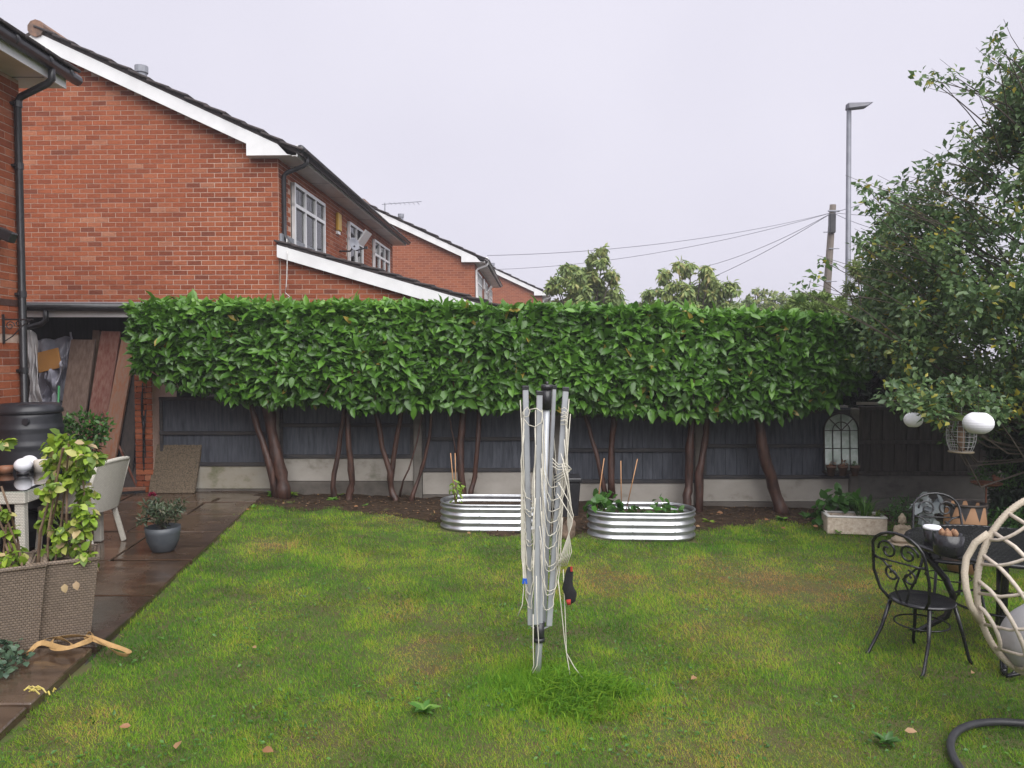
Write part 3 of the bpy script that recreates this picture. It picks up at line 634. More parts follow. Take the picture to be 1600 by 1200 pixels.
TR = [([(443, 772), (440, 740), (428, 690), (418, 630), (414, 590)], .085, .06), ([(432, 772), (420, 720), (403, 670), (390, 628), (380, 590)], .05, .03),
      ([(524, 782), (519, 760), (530, 700), (538, 640), (545, 600)], .036, .026), ([(543, 786), (548, 764), (550, 752), (545, 700), (543, 640), (540, 600)], .05, .03),
      ([(620, 786), (611, 765), (609, 738), (597, 700), (588, 645), (580, 600)], .045, .03), ([(610, 742), (618, 700), (627, 640), (630, 600)], .035, .028),
      ([(624, 768), (645, 715), (662, 640), (668, 600)], .012, .009), ([(640, 784), (655, 745), (668, 700), (675, 645), (680, 600)], .026, .018),
      ([(724, 790), (720, 740), (719, 690), (724, 640), (728, 600)], .055, .042), ([(733, 775), (742, 745), (746, 700), (750, 640), (752, 600)], .036, .024),
      ([(713, 705), (706, 670), (700, 640), (690, 610)], .012, .009), ([(946, 775), (935, 720), (920, 670), (912, 640), (905, 600)], .034, .026),
      ([(955, 770), (956, 700), (960, 640), (962, 600)], .042, .034), ([(1074, 805), (1073, 782), (1076, 760), (1077, 700), (1082, 650), (1086, 610)], .072, .04),
      ([(1092, 803), (1093, 740), (1102, 690), (1104, 650), (1108, 610)], .05, .04), ([(1224, 806), (1209, 760), (1193, 710), (1185, 655), (1180, 610)], .085, .06)]
for pts, r0, r1 in TR:
    Q = [at(x, y, 9.5 + .03 * math.sin(x)) for x, y in pts]; Q2 = []
    for i in range(len(Q) - 1):
        for t in (0, .33, .66): Q2.append(Q[i].lerp(Q[i + 1], t) + Vector((random.uniform(-.008, .008), random.uniform(-.008, .008), 0)))
    Q2.append(Q[-1]); Q2[0].z -= .06; Q2[0].x += 0
    rr = [(r0 + (r1 - r0) * (i / len(Q2)) ** .6) * random.choice((.88, .95, 1, 1.03, 1.18)) for i in range(len(Q2))]; rr[0] *= 1.25
    b = MB(); b.tube(Q2, rr, 9); b.obj('trunk', m_bark, hedge, True)

b = MB()
for q in range(150):
    x = random.uniform(HX0 + .2, HX1 - .2); y = random.uniform(9.1, 9.8); z = float(hz_bot(np.array([x]))[0]) - random.uniform(-.05, .10); e1 = Vector((x + random.uniform(-.3, .3), y + random.uniform(-.2, .15), z + random.uniform(.2, .5))); p = Vector((x, y, z))
    b.tube([p, p.lerp(e1, .5) + Vector((random.uniform(-.04, .04), 0, -.03)), e1], [.004, .006, .009], 5, cap=False)
o = b.obj('twigs', m_bark, hedge); o['kind'] = 'stuff'

# ---------------------------------------------------------------- leafy clumps helper
def clump_leaves(C, rad, per, lsize, ratio, droop=0.0, shell=.55, flat=1.0, outw=.6):
    P = []; D = []; N = []; 
    for c, r, k in zip(C, rad, per):
        d = rdir(k); rr = r * (shell + (1 - shell) * RNG.random(k)) ** 1.0 * RNG.random(k) ** .35
        p = np.array(c) + d * rr[:, None] * np.array([1, 1, flat]); P.append(p)
        D.append(unit(d * outw + RNG.normal(0, .6, (k, 3)) + np.array([0, 0, -droop]))); N.append(unit(d * .5 + np.array([0, -.2, .7]) + RNG.normal(0, .4, (k, 3))))
    P = np.concatenate(P); D = np.concatenate(D); N = np.concatenate(N); n = len(P)
    L = lsize * RNG.uniform(.65, 1.25, n)
    return P, D, N, L, L * ratio

# ---------------------------------------------------------------- holly at the right
holly = thing('holly_tree', 'big dark holly tree with yellowing leaves at the right edge', 'tree', (5.75, 8.0, -.3))
AX, AY = 5.75, 7.9
def HR(z): return np.interp(z, [1.0, 1.3, 1.8, 2.6, 3.2, 3.6, 4.0, 4.5, 5.0, 5.4], [1.2, 1.65, 2.0, 2.1, 1.95, 1.6, 1.1, .8, .5, .15])
C = []; k = 0
while len(C) < 640:
    z = random.uniform(1.1, 5.2); a = random.uniform(0, 2 * math.pi); r = HR(z) * random.uniform(.35, 1.0) ** .55
    if z > 2.9 and random.random() < .5: continue
    x = AX + r * math.cos(a); yv = AY + r * math.sin(a) * .9
    if yv < 6.1 and z < 1.3: continue
    C.append((x, yv, z - .12 * (r / max(HR(z), .1))))
sprig = [(1440, 120), (1452, 125), (1470, 128), (1490, 118), (1555, 52), (1552, 70), (1545, 92), (1560, 95), (1345, 290), (1360, 300), (1375, 295), (1390, 305), (1410, 280), (1350, 318), (1362, 325), (1345, 382), (1338, 380), (1355, 378),
         (1272, 428), (1245, 452), (1258, 456), (1290, 410), (1500, 200), (1515, 140), (1530, 150), (1480, 235), (1465, 252), (1450, 262), (1420, 290), (1400, 330), (1385, 355), (1540, 120), (1575, 100), (1590, 130), (1570, 160), (1540, 190), (1520, 230)]
low = [(1395 + 12 * k + random.uniform(-6, 6), 618 + random.uniform(-14, 22)) for k in range(18)] + [(1448, 636), (1470, 650), (1556, 640), (1575, 655), (1590, 640), (1490, 640), (1535, 630)]
sp_pts = [at(x, y, 7.3 + random.uniform(-.3, .5)) for x, y in sprig]
rad = [random.uniform(.15, .30) for _ in C]; per = [int(100 * (r / .2) ** 1.7) for r in rad]
C2 = C + [tuple(p) for p in sp_pts] + [tuple(at(x, y, random.uniform(6.45, 7.1))) for x, y in low]; rad += [.09] * len(sp_pts) + [.13] * len(low); per += [16] * len(sp_pts) + [44] * len(low)
P, D, N, L, Wd = clump_leaves(C2, rad, per, .074, .55, .15); n = len(P)
tn = np.clip(RNG.beta(2, 2.4, n) * .8 + (fbm(P[:, 0], P[:, 2], .5, 33) - .5) * .35, 0, .88); yl = (RNG.random(n) < .07) | ((fbm(P[:, 0] + 3, P[:, 2], .28, 37) > .74) & (RNG.random(n) < .5)); tn = np.where(yl, RNG.uniform(.88, 1, n), tn)
o = leaves('crown', P, D, N, L, Wd, tn, m_holly, holly, simple=True); o['kind'] = 'stuff'
b = MB(); b.tube([(AX, AY, -.5), (AX + .03, AY, 1), (AX, AY, 2.4), (AX + .05, AY, 4), (AX, AY, 5.2)], [.16, .14, .11, .06, .015], 10); b.obj('trunk', m_bark2, holly, True)
for i, c in enumerate(C2):
    if i < 640 and i % 9: continue
    c = Vector(c); r = (c - Vector((AX, AY, c.z))).length; s = Vector((AX, AY, max(.7, c.z - .45 * r))); md = s.lerp(c, .55) + Vector((random.uniform(-.22, .22), random.uniform(-.2, .2), random.uniform(-.2, .12) * r))
    b = MB(); b.tube([s, s.lerp(md, .5), md, md.lerp(c, .5) + Vector((0, 0, .02)), c], [.013, .010, .007, .005, .003], 5); b.obj('branch', m_bark2, holly)

b = MB()
for c in C2:
    c = Vector(c); ax = Vector((AX, AY, c.z - .3)); s0 = c.lerp(ax, .3)
    for q in range(1):
        e1 = c + Vector((random.uniform(-.16, .16), random.uniform(-.16, .16), random.uniform(-.06, .16))); b.tube([s0, s0.lerp(e1, .6) + Vector((0, 0, -.03)), e1], [.004, .0028, .0015], 4, cap=False)
o = b.obj('twigs', m_bark2, holly); o['kind'] = 'stuff'

# ---------------------------------------------------------------- trees and shrubs beyond the fence
def px_tree(name, label, spots, Y, leafL, ratio, m, droop, dens, trunk_px, group=None, simple=False, bark=None):
    s = Y / 1200; base = at(trunk_px, 555, Y); t = thing(name, label, 'tree', (base.x, Y, -.7), 0, group)
    C = []; rad = []; per = []
    for (x, y, r) in spots:
        for q in range(6):
            p = at(x + random.uniform(-.75, .75) * r, y + random.uniform(-.75, .75) * r, Y + random.uniform(-1, 1) * r * s * 1.6); C.append(tuple(p)); rad.append(r * s * random.uniform(.3, .6)); per.append(max(3, int(dens * r * r / 6 * random.uniform(.6, 1.4))))
    P, D, N, L, Wd = clump_leaves(C, rad, per, leafL, ratio, droop); n = len(P)
    tn = np.clip(RNG.beta(2, 2.2, n) + (fbm(P[:, 0], P[:, 2], leafL * 5, 44) - .5) * .5, 0, 1)
    o = leaves('crown', P, D, N, L, Wd, tn, m, t, simple=simple); o['kind'] = 'stuff'
    b = MB(); b.tube([(base.x, Y, -.8), (base.x + .05, Y, 1.2), (base.x, Y, 2.2)], [.012 * Y * .7, .01 * Y * .7, .006 * Y * .7], 8); b.obj('trunk', m_bark2, t, True)
    for c in C[::4]:
        c = Vector(c); s0 = Vector((base.x, Y, 1.3 + random.random() * .6)); md = s0.lerp(c, .5) + Vector((0, 0, -.15))
        b = MB(); b.tube([s0, md, c], [.0022 * Y, .0016 * Y, .0005 * Y], 5); b.obj('branch', m_bark2, t)
    return t
G = 'trees beyond the hedge'
px_tree('pale_tree', 'taller pale green drooping-leaved tree beside the farthest brick gable', [(935, 408, 15), (942, 395, 9), (908, 420, 18), (880, 428, 16), (866, 456, 16), (900, 455, 20), (928, 440, 20), (958, 432, 13), (964, 460, 16), (935, 472, 24), (890, 484, 24), (965, 488, 16), (855, 485, 12)], 22, .2, .36, m_ptree, 1.0, 1.5, 915, G)
px_tree('pale_tree', 'broader pale green drooping-leaved tree in the middle beyond the hedge', [(1038, 430, 11), (1068, 422, 15), (1100, 428, 14), (1050, 458, 19), (1085, 452, 20), (1120, 452, 17), (1145, 452, 12), (1020, 462, 14), (1004, 482, 11), (1075, 488, 28), (1140, 482, 17), (1112, 480, 18), (1030, 490, 20)], 22, .2, .36, m_ptree, 1.0, 1.45, 1075, G)
px_tree('misty_tree', 'faint greyish tree low on the skyline left of the telegraph pole', [(1172, 470, 11), (1200, 474, 12), (1228, 472, 10), (1160, 487, 12), (1213, 488, 14), (1185, 488, 12), (1180, 455, 5), (1245, 480, 9), (1165, 478, 12), (1190, 462, 9), (1215, 466, 10), (1255, 470, 10), (1150, 492, 14), (1235, 492, 14)], 34, .16, .5, m_ptree, .2, 1.8, 1195, G)
b_sp = [(1240, 484, 18), (1262, 478, 18), (1285, 476, 17), (1305, 484, 16), (1255, 496, 24), (1290, 496, 24), (1270, 515, 30), (1225, 500, 14), (1320, 500, 12)]
px_tree('conifer_bush', 'rounded yellow-green clipped conifer bush in front of the telegraph pole', b_sp, 14, .10, .3, m_conif, -.1, 3.2, 1270, None, True)
px_tree('wispy_bush', 'thin wispy willow-like bush at the foot of the lamp post', [(1345, 420, 16), (1360, 445, 18), (1375, 470, 20), (1345, 470, 16), (1350, 495, 20), (1390, 490, 20), (1372, 425, 14), (1340, 510, 20), (1400, 520, 20), (1330, 450, 10)], 11.3, .13, .13, m_ptree, .5, 1.2, 1360, None, True)
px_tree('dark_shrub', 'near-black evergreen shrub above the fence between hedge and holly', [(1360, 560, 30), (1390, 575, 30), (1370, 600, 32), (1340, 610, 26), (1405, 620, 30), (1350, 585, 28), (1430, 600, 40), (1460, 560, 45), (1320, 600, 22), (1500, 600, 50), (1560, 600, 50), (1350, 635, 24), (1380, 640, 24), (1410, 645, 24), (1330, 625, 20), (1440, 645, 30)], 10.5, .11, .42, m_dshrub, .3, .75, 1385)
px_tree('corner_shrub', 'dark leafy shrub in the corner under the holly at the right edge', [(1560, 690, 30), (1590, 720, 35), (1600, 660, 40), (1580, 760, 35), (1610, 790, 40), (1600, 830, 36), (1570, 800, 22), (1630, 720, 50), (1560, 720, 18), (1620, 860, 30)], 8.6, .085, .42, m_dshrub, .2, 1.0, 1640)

# ---------------------------------------------------------------- street furniture
lp = thing('street_lamp', 'tall slim grey street lamp rising behind the hedge', 'street lamp', tuple(at(1325, 555, 17))[:2] + (-.7,))
B0 = at(1325, 520, 17); B1 = at(1326.5, 172, 17)
m_galv = M('galvanised_pole', (.14, .145, .17), (.19, .195, .22), 4, .5, metal=.3)
b = MB(); b.tube([(B0.x, 17, -.8), (B0.x, 17, 1.6), (B1.x, 17, B1.z)], [.075, .062, .05], 12); b.obj('column', m_galv, lp, True)
b = MB(); b.tube([(B1.x, 17, B1.z - .05), (B1.x, 17, B1.z + .06), (B1.x + .06, 17, B1.z + .10)], .045, 10); b.obj('spigot', m_galv, lp, True)
a0 = at(1323, 166, 17); b = MB(); 
b.hexa([(a0.x, 16.9, a0.z - .08), (a0.x + .42, 16.88, a0.z - .03), (a0.x + .42, 17.12, a0.z - .03), (a0.x, 17.1, a0.z - .08), (a0.x, 16.93, a0.z + .06), (a0.x + .56, 16.92, a0.z + .075), (a0.x + .56, 17.08, a0.z + .075), (a0.x, 17.07, a0.z + .06)])
b.obj('lantern_head', M('dark_lantern', (.10, .10, .125), (.13, .13, .15), 5, .5), lp, bevel=.02)
TPY = 30; t0 = at(1291, 470, TPY); t1 = at(1301.5, 320, TPY)
tp = thing('telegraph_pole', 'leaning weathered wooden telegraph pole beside the street lamp', 'pole', (t0.x - .4, TPY, -.8))
m_pole = M('weathered_pole', (.085, .068, .055), (.15, .125, .10), 3, .85, stretch=(6, 6, .4))
dv = (t1 - t0) / (t1.z - t0.z); b = MB(); b.tube([t0 + dv * (-.8 - t0.z), t0, t1], [.17, .15, .12], 10); b.obj('shaft', m_pole, tp, True)
b = MB(); c = t0.lerp(t1, .80); b.box(c + Vector((-.05, -.16, 0)), (.24, .2, .75)); b.obj('junction_box', m_gutter, tp, bevel=.03)
for k in range(4):
    c = t0.lerp(t1, .2 + k * .17); b = MB(); b.tube([c + Vector((-.35 if k % 2 else -.1, -.14, 0)), c + Vector((.1 if k % 2 else .3, -.14, 0))], .02, 5); b.obj('step_iron', m_grey, tp)
b = MB(); c = t0.lerp(t1, .93); b.tube([c + Vector((-.22, -.12, 0)), c + Vector((.22, -.12, 0))], .035, 6); b.obj('cable_ring', m_grey, tp)
hub = t0.lerp(t1, .92)
def cable(label, end, sag=.5, r=.011):
    p = hub.copy(); q = Vector(end); pts = [p.lerp(q, t) - Vector((0, 0, sag * 4 * t * (1 - t))) for t in [i / 24 for i in range(25)]]
    b = MB(); b.tube(pts, r, 5); o = b.obj('overhead_cable', M('cable', (.16, .16, .19), (.2, .2, .23), 2, .7) if 'cable' not in bpy.data.materials else bpy.data.materials['cable'])
    tag(o, label, 'cable', 'cables from the telegraph pole')
cable('topmost thin cable from telegraph pole towards the second brick house', T2 @ Vector((.4, .2, 5.05)), .35)
cable('middle thin cable from telegraph pole to the farthest brick house', at(775, 421, 36), .45)
cable('lower thin cable sagging from telegraph pole behind the broad pale tree', at(1060, 425, 40), .35)
cable('lowest thin cable from telegraph pole, just under another near the pale tree', at(985, 475, 44), .5, .012)
cable('thin cable rising right from telegraph pole behind the holly', at(1480, 250, 22), .2)
cable('thin level cable running right from telegraph pole into the holly', at(1460, 333, 24), .1)
cable('thin cable dropping right from telegraph pole behind the holly', at(1440, 372, 24), .15)

# ================================================================ things in the garden
def plank(label, top, bot, w, t, m, Ytop, Ybot):
    p = at(*top, Ytop); q = pat(*bot) if False else at(*bot, Ybot); q.z = 0.0 if q.z < .25 else q.z
    d = (p - q).normalized(); sd = Vector((1, 0, 0)); sd = (sd - d * sd.dot(d)).normalized(); n = d.cross(sd).normalized()
    a = sd * w / 2; b_ = n * t / 2; V = []
    b = MB(); b.hexa([q - a - b_, q + a - b_, q + a + b_, q - a + b_, p - a - b_, p + a - b_, p + a + b_, p - a + b_])
    o = b.obj('plank', m, None, bevel=.006); tag(o, label, 'plank', 'planks leaning in the store')
def wood(name, c1, c2, rough=.6): return M(name, c1, c2, 7, rough, bmp=.3, stretch=(5, 5, .5))
plank('wide grey-brown plank at the left of the leaning planks', (131, 531), (98, 745), .32, .045, wood('old_plank', (.12, .075, .055), (.20, .14, .11)), 10.25, 9.75)
plank('reddish plank in the middle of the leaning planks', (174, 518), (135, 745), .255, .045, wood('red_plank', (.16, .045, .03), (.24, .13, .10)), 10.25, 9.7)
plank('narrow orange-brown plank right of the reddish plank', (203, 528), (158, 742), .2, .05, wood('orange_plank', (.26, .10, .045), (.24, .15, .11)), 10.15, 9.6)
plank('dark wet plank at the right of the leaning planks', (222, 560), (196, 750), .26, .04, wood('dark_plank', (.03, .025, .024), (.06, .045, .04)), 10.2, 9.7)
plank('thin tan board behind the leaning planks', (151, 516), (140, 740), .1, .03, wood('tan_board', (.2, .13, .09), (.26, .17, .11)), 10.45, 10.2)
m_bag = M('grey_plastic_sheet', (.42, .42, .48), (.27, .27, .33), 3.5, .35, bmp=.9, detail=3)
def sheet_obj(name, label, cat, corners, Y, m, fold=.08, n=22, seed=0, group=None):
    A, B, C_, D_ = [at(x, y, Y) for x, y in corners]; V = []
    for j in range(n):
        for i in range(n):
            u = i / (n - 1); v = j / (n - 1); p = A.lerp(B, u).lerp(D_.lerp(C_, u), v)
            k = float(fbm(np.array([u * 3.0 + seed]), np.array([v * 2.0]), .8, 55 + seed)[0]) - .5; k2 = float(vnoise(np.array([u * 9.0]), np.array([v * 2.0 + u * 3]), 1., 66 + seed)[0]) - .5
            V.append(p + Vector((k2 * .05, -(k * 4 + k2) * fold, k2 * .04)))
    F = [(j * n + i, j * n + i + 1, (j + 1) * n + i + 1, (j + 1) * n + i) for j in range(n - 1) for i in range(n - 1)]
    b = MB(); b.add(V, F); o = b.obj(name, m, None, True); md = o.modifiers.new('thick', 'SOLIDIFY'); md.thickness = .006; tag(o, label, cat, group); return o
sheet_obj('plastic_sheet', 'crumpled grey plastic sheeting bundled in the dark store', 'sheet', [(62, 535), (112, 520), (106, 625), (55, 640)], 10.35, m_bag, .12)
sheet_obj('plastic_sheet', 'grey plastic wrap sagging below the orange board in the store', 'sheet', [(64, 590), (108, 565), (92, 650), (58, 655)], 10.2, m_bag, .14, seed=2)
sheet_obj('dust_sheet', 'pale dust sheet hanging beside the black downpipe', 'sheet', [(46, 505), (56, 530), (67, 660), (42, 660)], 10.0, M('pale_cloth', (.62, .60, .60), (.5, .49, .5), 4, .8), .06, seed=4)
ob = MB(); ob.box(at(76, 563, 10.1), (.31, .02, .27), Euler((R(-8), R(-14), 0)).to_matrix()); tag(ob.obj('orange_board', M('orange_card', (.42, .2, .05), (.36, .17, .05), 5, .7), None, bevel=.004), 'orange-brown board propped in the grey plastic sheeting', 'board')
bt = sheet_obj('black_tarpaulin', 'shiny black plastic hanging beside the brick pier', 'tarpaulin', [(212, 600), (229, 600), (229, 768), (205, 768)], 9.75, M('black_plastic', (.012, .012, .014), (.02, .02, .022), 4, .16, bmp=.6), .05, seed=6)
gs = MB(); gs.tube([at(92, 603, 9.3), at(88, 720, 9.1)], .012, 8); tag(gs.obj('green_pole', M('green_pole', (.03, .2, .06), (.04, .25, .08), 5, .4), None, True), 'thin green garden pole leaning between barrel and planks', 'pole')
br = thing('broom', 'old broom with a reddish handle leaning on the planks', 'broom', tuple(pat(214, 772)))
m_broom = wood('broom_handle', (.17, .055, .035), (.22, .09, .06))
bp0 = at(161, 640, 9.9); bp1 = pat(214, 770) + Vector((0, 0, .07)); b = MB(); b.tube([bp0, bp1], .014, 8); b.obj('handle', m_broom, br, True)
b = MB(); c = bp1 - Vector((0, 0, .02)); b.box(c, (.42, .06, .05), Matrix.Rotation(R(25), 3, 'Z')); b.obj('head', wood('broom_head', (.16, .07, .04), (.2, .1, .06)), br, bevel=.008)
b = MB(); b.box(c - Vector((0, 0, .05)), (.41, .055, .055), Matrix.Rotation(R(25), 3, 'Z')); b.obj('bristles', m_dark, br)
rk = MB(); rk.tube([at(190, 700, 9.75), pat(224, 768) + Vector((0, 0, .02))], .008, 6); tag(rk.obj('thin_cane', m_bark2, None), 'thin dark stick leaning right of the broom handle', 'stick')

# water butt
wb = thing('water_butt', 'black ribbed plastic water butt with lid by the house corner', 'barrel', (-4.5, 7.15, 0))
cx, cy = -4.5, 7.15
m_butt = M('black_butt', (.016, .017, .021), (.026, .027, .032), 5, .38)
b = MB(); b.lathe([(.24, .0), (.26, .3), (.23, .32)], 24, (cx, cy, 0)); b.obj('stand', m_butt, wb, True)
pr = [(.235, .32), (.25, .34)]
for k in range(40):
    z = .34 + .86 * k / 39; r = .262 + .022 * math.sin(math.pi * k / 39) + (.009 if k in (6, 7, 16, 17, 26, 27, 33, 34) else 0); pr.append((r, z))
pr += [(.25, 1.22), (.2, 1.23)]
b = MB(); b.lathe(pr, 32, (cx, cy, 0)); b.obj('tank', m_butt, wb, True)
b = MB(); b.lathe([(.268, 1.215), (.275, 1.22), (.275, 1.25), (.25, 1.27), (.24, 1.30), (.22, 1.285), (.1, 1.275), (.09, 1.295), (.02, 1.30)], 32, (cx, cy, 0)); b.obj('lid', m_butt, wb, True)
b = MB(); b.tube([(cx + .12, cy - .235, 1.15), (cx + .12, cy - .265, 1.15)], .03, 12); b.obj('overflow_cap', m_butt, wb)

def foliage(parent, C, rad, per, ls, ratio, m, droop=0, t0=0, t1=1, simple=False, name='foliage', outw=.6):
    P, D, N, L, Wd = clump_leaves(C, rad, per, ls, ratio, droop, outw=outw); n = len(P)
    o = leaves(name, P, D, N, L, Wd, RNG.uniform(t0, t1, n), m, parent, simple); o['kind'] = 'stuff'; return o
def stems(parent, base, tips, r, m, name='stem'):
    for tpt in tips:
        b = MB(); base = Vector(base); tpt = Vector(tpt); md = base.lerp(tpt, .5) + Vector((random.uniform(-.02, .02), random.uniform(-.02, .02), .02)); b.tube([base, md, tpt], [r, r * .8, r * .4], 5); b.obj(name, m, parent)
m_stem = M('green_stem', (.08, .12, .03), (.12, .1, .04), 8, .6)
m_vstem = M('vine_stem', (.10, .06, .04), (.18, .12, .07), 9, .7)
bs = thing('leafy_bush', 'dark green leafy bush beside the black water butt', 'bush', tuple(pat(120, 800)))
C = [at(x, y, 8.3) for x, y in ((95, 665), (120, 655), (145, 660), (110, 680), (135, 680), (155, 680), (85, 690), (120, 700), (145, 700), (160, 665))]
foliage(bs, C, [.13] * 10, [85] * 10, .06, .5, m_green, 0, 0, .55); stems(bs, pat(120, 800), C[::2], .01, m_bark2)
b = MB(); c0 = pat(120, 800); b.lathe([(.14, 0), (.18, .3), (.16, .3), (.15, .26)], 18, tuple(c0)); b.obj('pot', m_butt, bs, True)

# aggregate slab leaning on the fence
m_agg = M('exposed_aggregate', (.07, .055, .035), (.20, .15, .10), 60, .85, bmp=.9, detail=3)
cs = MB(); A = pat(234, 770); B_ = pat(306, 770); tp_ = .60
cs.hexa([A + Vector((0, -.05, 0)), B_ + Vector((0, -.05, 0)), B_, A, A + Vector((.02, .13, tp_)), B_ + Vector((.03, .13, tp_)), B_ + Vector((.03, .18, tp_)), A + Vector((.02, .18, tp_))])
sl0 = cs.obj('paving_slab', m_agg, None, bevel=.008); tag(sl0, 'square mossy pebble-dashed paving slab leaning against the fence', 'slab')

# ---------------------------------------------------------------- rattan table, chairs, table things
def weave(name, c1, c2, sc=55, rough=.55):
    m, nt, b = base(name, rough)
    t = nt.nodes.new('ShaderNodeTexCoord'); sx = nt.nodes.new('ShaderNodeSeparateXYZ'); nt.links.new(t.outputs['Object'], sx.inputs[0])
    ad = nt.nodes.new('ShaderNodeMath'); nt.links.new(sx.outputs[0], ad.inputs[0]); nt.links.new(sx.outputs[1], ad.inputs[1])
    cm = nt.nodes.new('ShaderNodeCombineXYZ'); nt.links.new(ad.outputs[0], cm.inputs[0]); nt.links.new(sx.outputs[2], cm.inputs[1])
    bt = nt.nodes.new('ShaderNodeTexBrick'); bt.inputs['Scale'].default_value = sc; bt.inputs['Brick Width'].default_value = 1.0; bt.inputs['Row Height'].default_value = .55; bt.inputs['Mortar Size'].default_value = .1; bt.inputs['Mortar Smooth'].default_value = .7
    bt.inputs['Color1'].default_value = (*c1, 1); bt.inputs['Color2'].default_value = (*c2, 1); bt.inputs['Mortar'].default_value = (*[x * .45 for x in c1], 1)
    nt.links.new(cm.outputs[0], bt.inputs['Vector']); nt.links.new(bt.outputs['Color'], b.inputs['Base Color'])
    iv = nt.nodes.new('ShaderNodeMath'); iv.operation = 'SUBTRACT'; iv.inputs[0].default_value = 1; nt.links.new(bt.outputs['Fac'], iv.inputs[1]); bump(nt, b, iv.outputs[0], .7, .006)
    return m
m_rat = weave('cream_rattan', (.64, .61, .53), (.57, .54, .47), 46)
m_ratg = weave('brown_rattan', (.20, .152, .112), (.155, .118, .088), 36)
m_tglass = glassmat('table_glass', (.86, .93, .9), .12)
RT = R(7)
TXY = (-4.24, 6.42)
tb = thing('rattan_table', 'cream rattan dining table with a glass top by the house', 'table', (*TXY, 0), RT)
def tl(b): return b.xf(MW[tb.name])
for sx in (-1, 1):
    for sy in (-1, 1):
        b = MB(); b.box((sx * .44, sy * .70, .345), (.07, .07, .69)); tl(b).obj('leg', m_rat, tb, bevel=.008)
b = MB()
b = MB(); b.b2((-.49, -.75, .63), (.49, -.70, .725)); tl(b).obj('apron', m_rat, tb, bevel=.008)
b = MB(); b.b2((-.49, .70, .63), (.49, .75, .725)); tl(b).obj('apron', m_rat, tb, bevel=.008)
b = MB(); b.b2((.44, -.698, .63), (.492, .698, .725)); tl(b).obj('apron', m_rat, tb, bevel=.008)
b = MB(); b.b2((-.492, -.698, .63), (-.44, .698, .725)); tl(b).obj('apron', m_rat, tb, bevel=.008)
b = MB(); b.b2((-.44, -.70, .66), (.44, .70, .712)); tl(b).obj('under_top', m_rat, tb)
b = MB(); b.b2((-.5, -.76, .729), (.5, .76, .737)); tl(b).obj('glass_top', m_tglass, tb, bevel=.002)
def rattan_chair(label, x, y, rz, cushion=False):      # faces +x
    c = thing('rattan_chair', label, 'chair', (0, 0, 0), 0, 'cream rattan dining chairs')
    b = MB(); b.box((.0, 0, .40), (.5, .5, .07)); b.obj('seat', m_rat, c, bevel=.015)
    for sy in (-1, 1):
        b = MB(); b.bar((.22, sy * .22, .38), (.25, sy * .24, 0), .045, .045); b.obj('leg', m_rat, c, bevel=.006)
        b = MB(); b.bar((-.22, sy * .22, .38), (-.31, sy * .25, 0), .045, .045); b.obj('leg', m_rat, c, bevel=.006)
        for lx, ly in ((.252, .243), (-.313, .253)):
            b = MB(); b.lathe([(.018, 0), (.02, .014)], 8, (lx, sy * ly, .001)); b.obj('foot', m_gutter, c)
    n = 9; V = []
    for i in range(n):
        t = i / (n - 1) * 2 - 1; bow = .05 * (1 - t * t)
        for (dx, z) in ((-.24 - bow, .36), (-.30 - bow, .6), (-.37 - bow, .86 - .02 * t * t)):
            V.append((dx, t * .25, z))
    F = [(i * 3 + j, i * 3 + 3 + j, i * 3 + 4 + j, i * 3 + 1 + j) for i in range(n - 1) for j in range(2)]
    b = MB(); b.add(V, F); o = b.obj('backrest', m_rat, c); md = o.modifiers.new('t', 'SOLIDIFY'); md.thickness = .03; md.offset = 0
    b = MB(); b.tube([V[i * 3 + 2] for i in range(n)], .022, 8); b.obj('top_rail', m_rat, c, True)
    for sy in (-1, 1):
        b = MB(); b.tube([(-.37, sy * .252, .84), (-.30, sy * .256, .6), (-.24, sy * .256, .36)], .02, 8); b.obj('back_post', m_rat, c, True)
        b = MB(); b.prism([(-.25, sy * .25, .38), (.2, sy * .25, .38), (.18, sy * .25, .58), (-.3, sy * .25, .66)], (0, -sy * .03, 0)); b.obj('arm_panel', m_rat, c, bevel=.008)
    if cushion:
        b = MB(); b.box((-.16, 0, .60), (.1, .42, .3), Matrix.Rotation(R(-12), 3, 'Y')); o = b.obj('cushion', cushion, c, bevel=.03)
    c.location = (x, y, 0); c.scale = (.93, .93, .93); c.rotation_euler = (0, 0, rz); MW[c.name] = Matrix.Translation((x, y, 0)) @ Matrix.Rotation(rz, 4, 'Z'); return c
def stripes():
    m, nt, b = base('striped_cushion', .9); t = nt.nodes.new('ShaderNodeTexCoord'); wv = nt.nodes.new('ShaderNodeTexWave'); wv.bands_direction = 'Z'; wv.inputs['Scale'].default_value = 3.2
    nt.links.new(t.outputs['Object'], wv.inputs['Vector']); nt.links.new(ramp(nt, wv.outputs['Fac'], [(.45, (.01, .06, .25)), (.55, (.3, .28, .24))]), b.inputs['Base Color']); return m
rattan_chair('cream rattan chair with its back to the lawn beside the potted flower', -3.98, 7.0, R(174), stripes())
rattan_chair('cream rattan chair tucked under the near side of the glass table', -4.38, 5.92, R(96))
def on_table(px, py): return pat(px, py, .737)
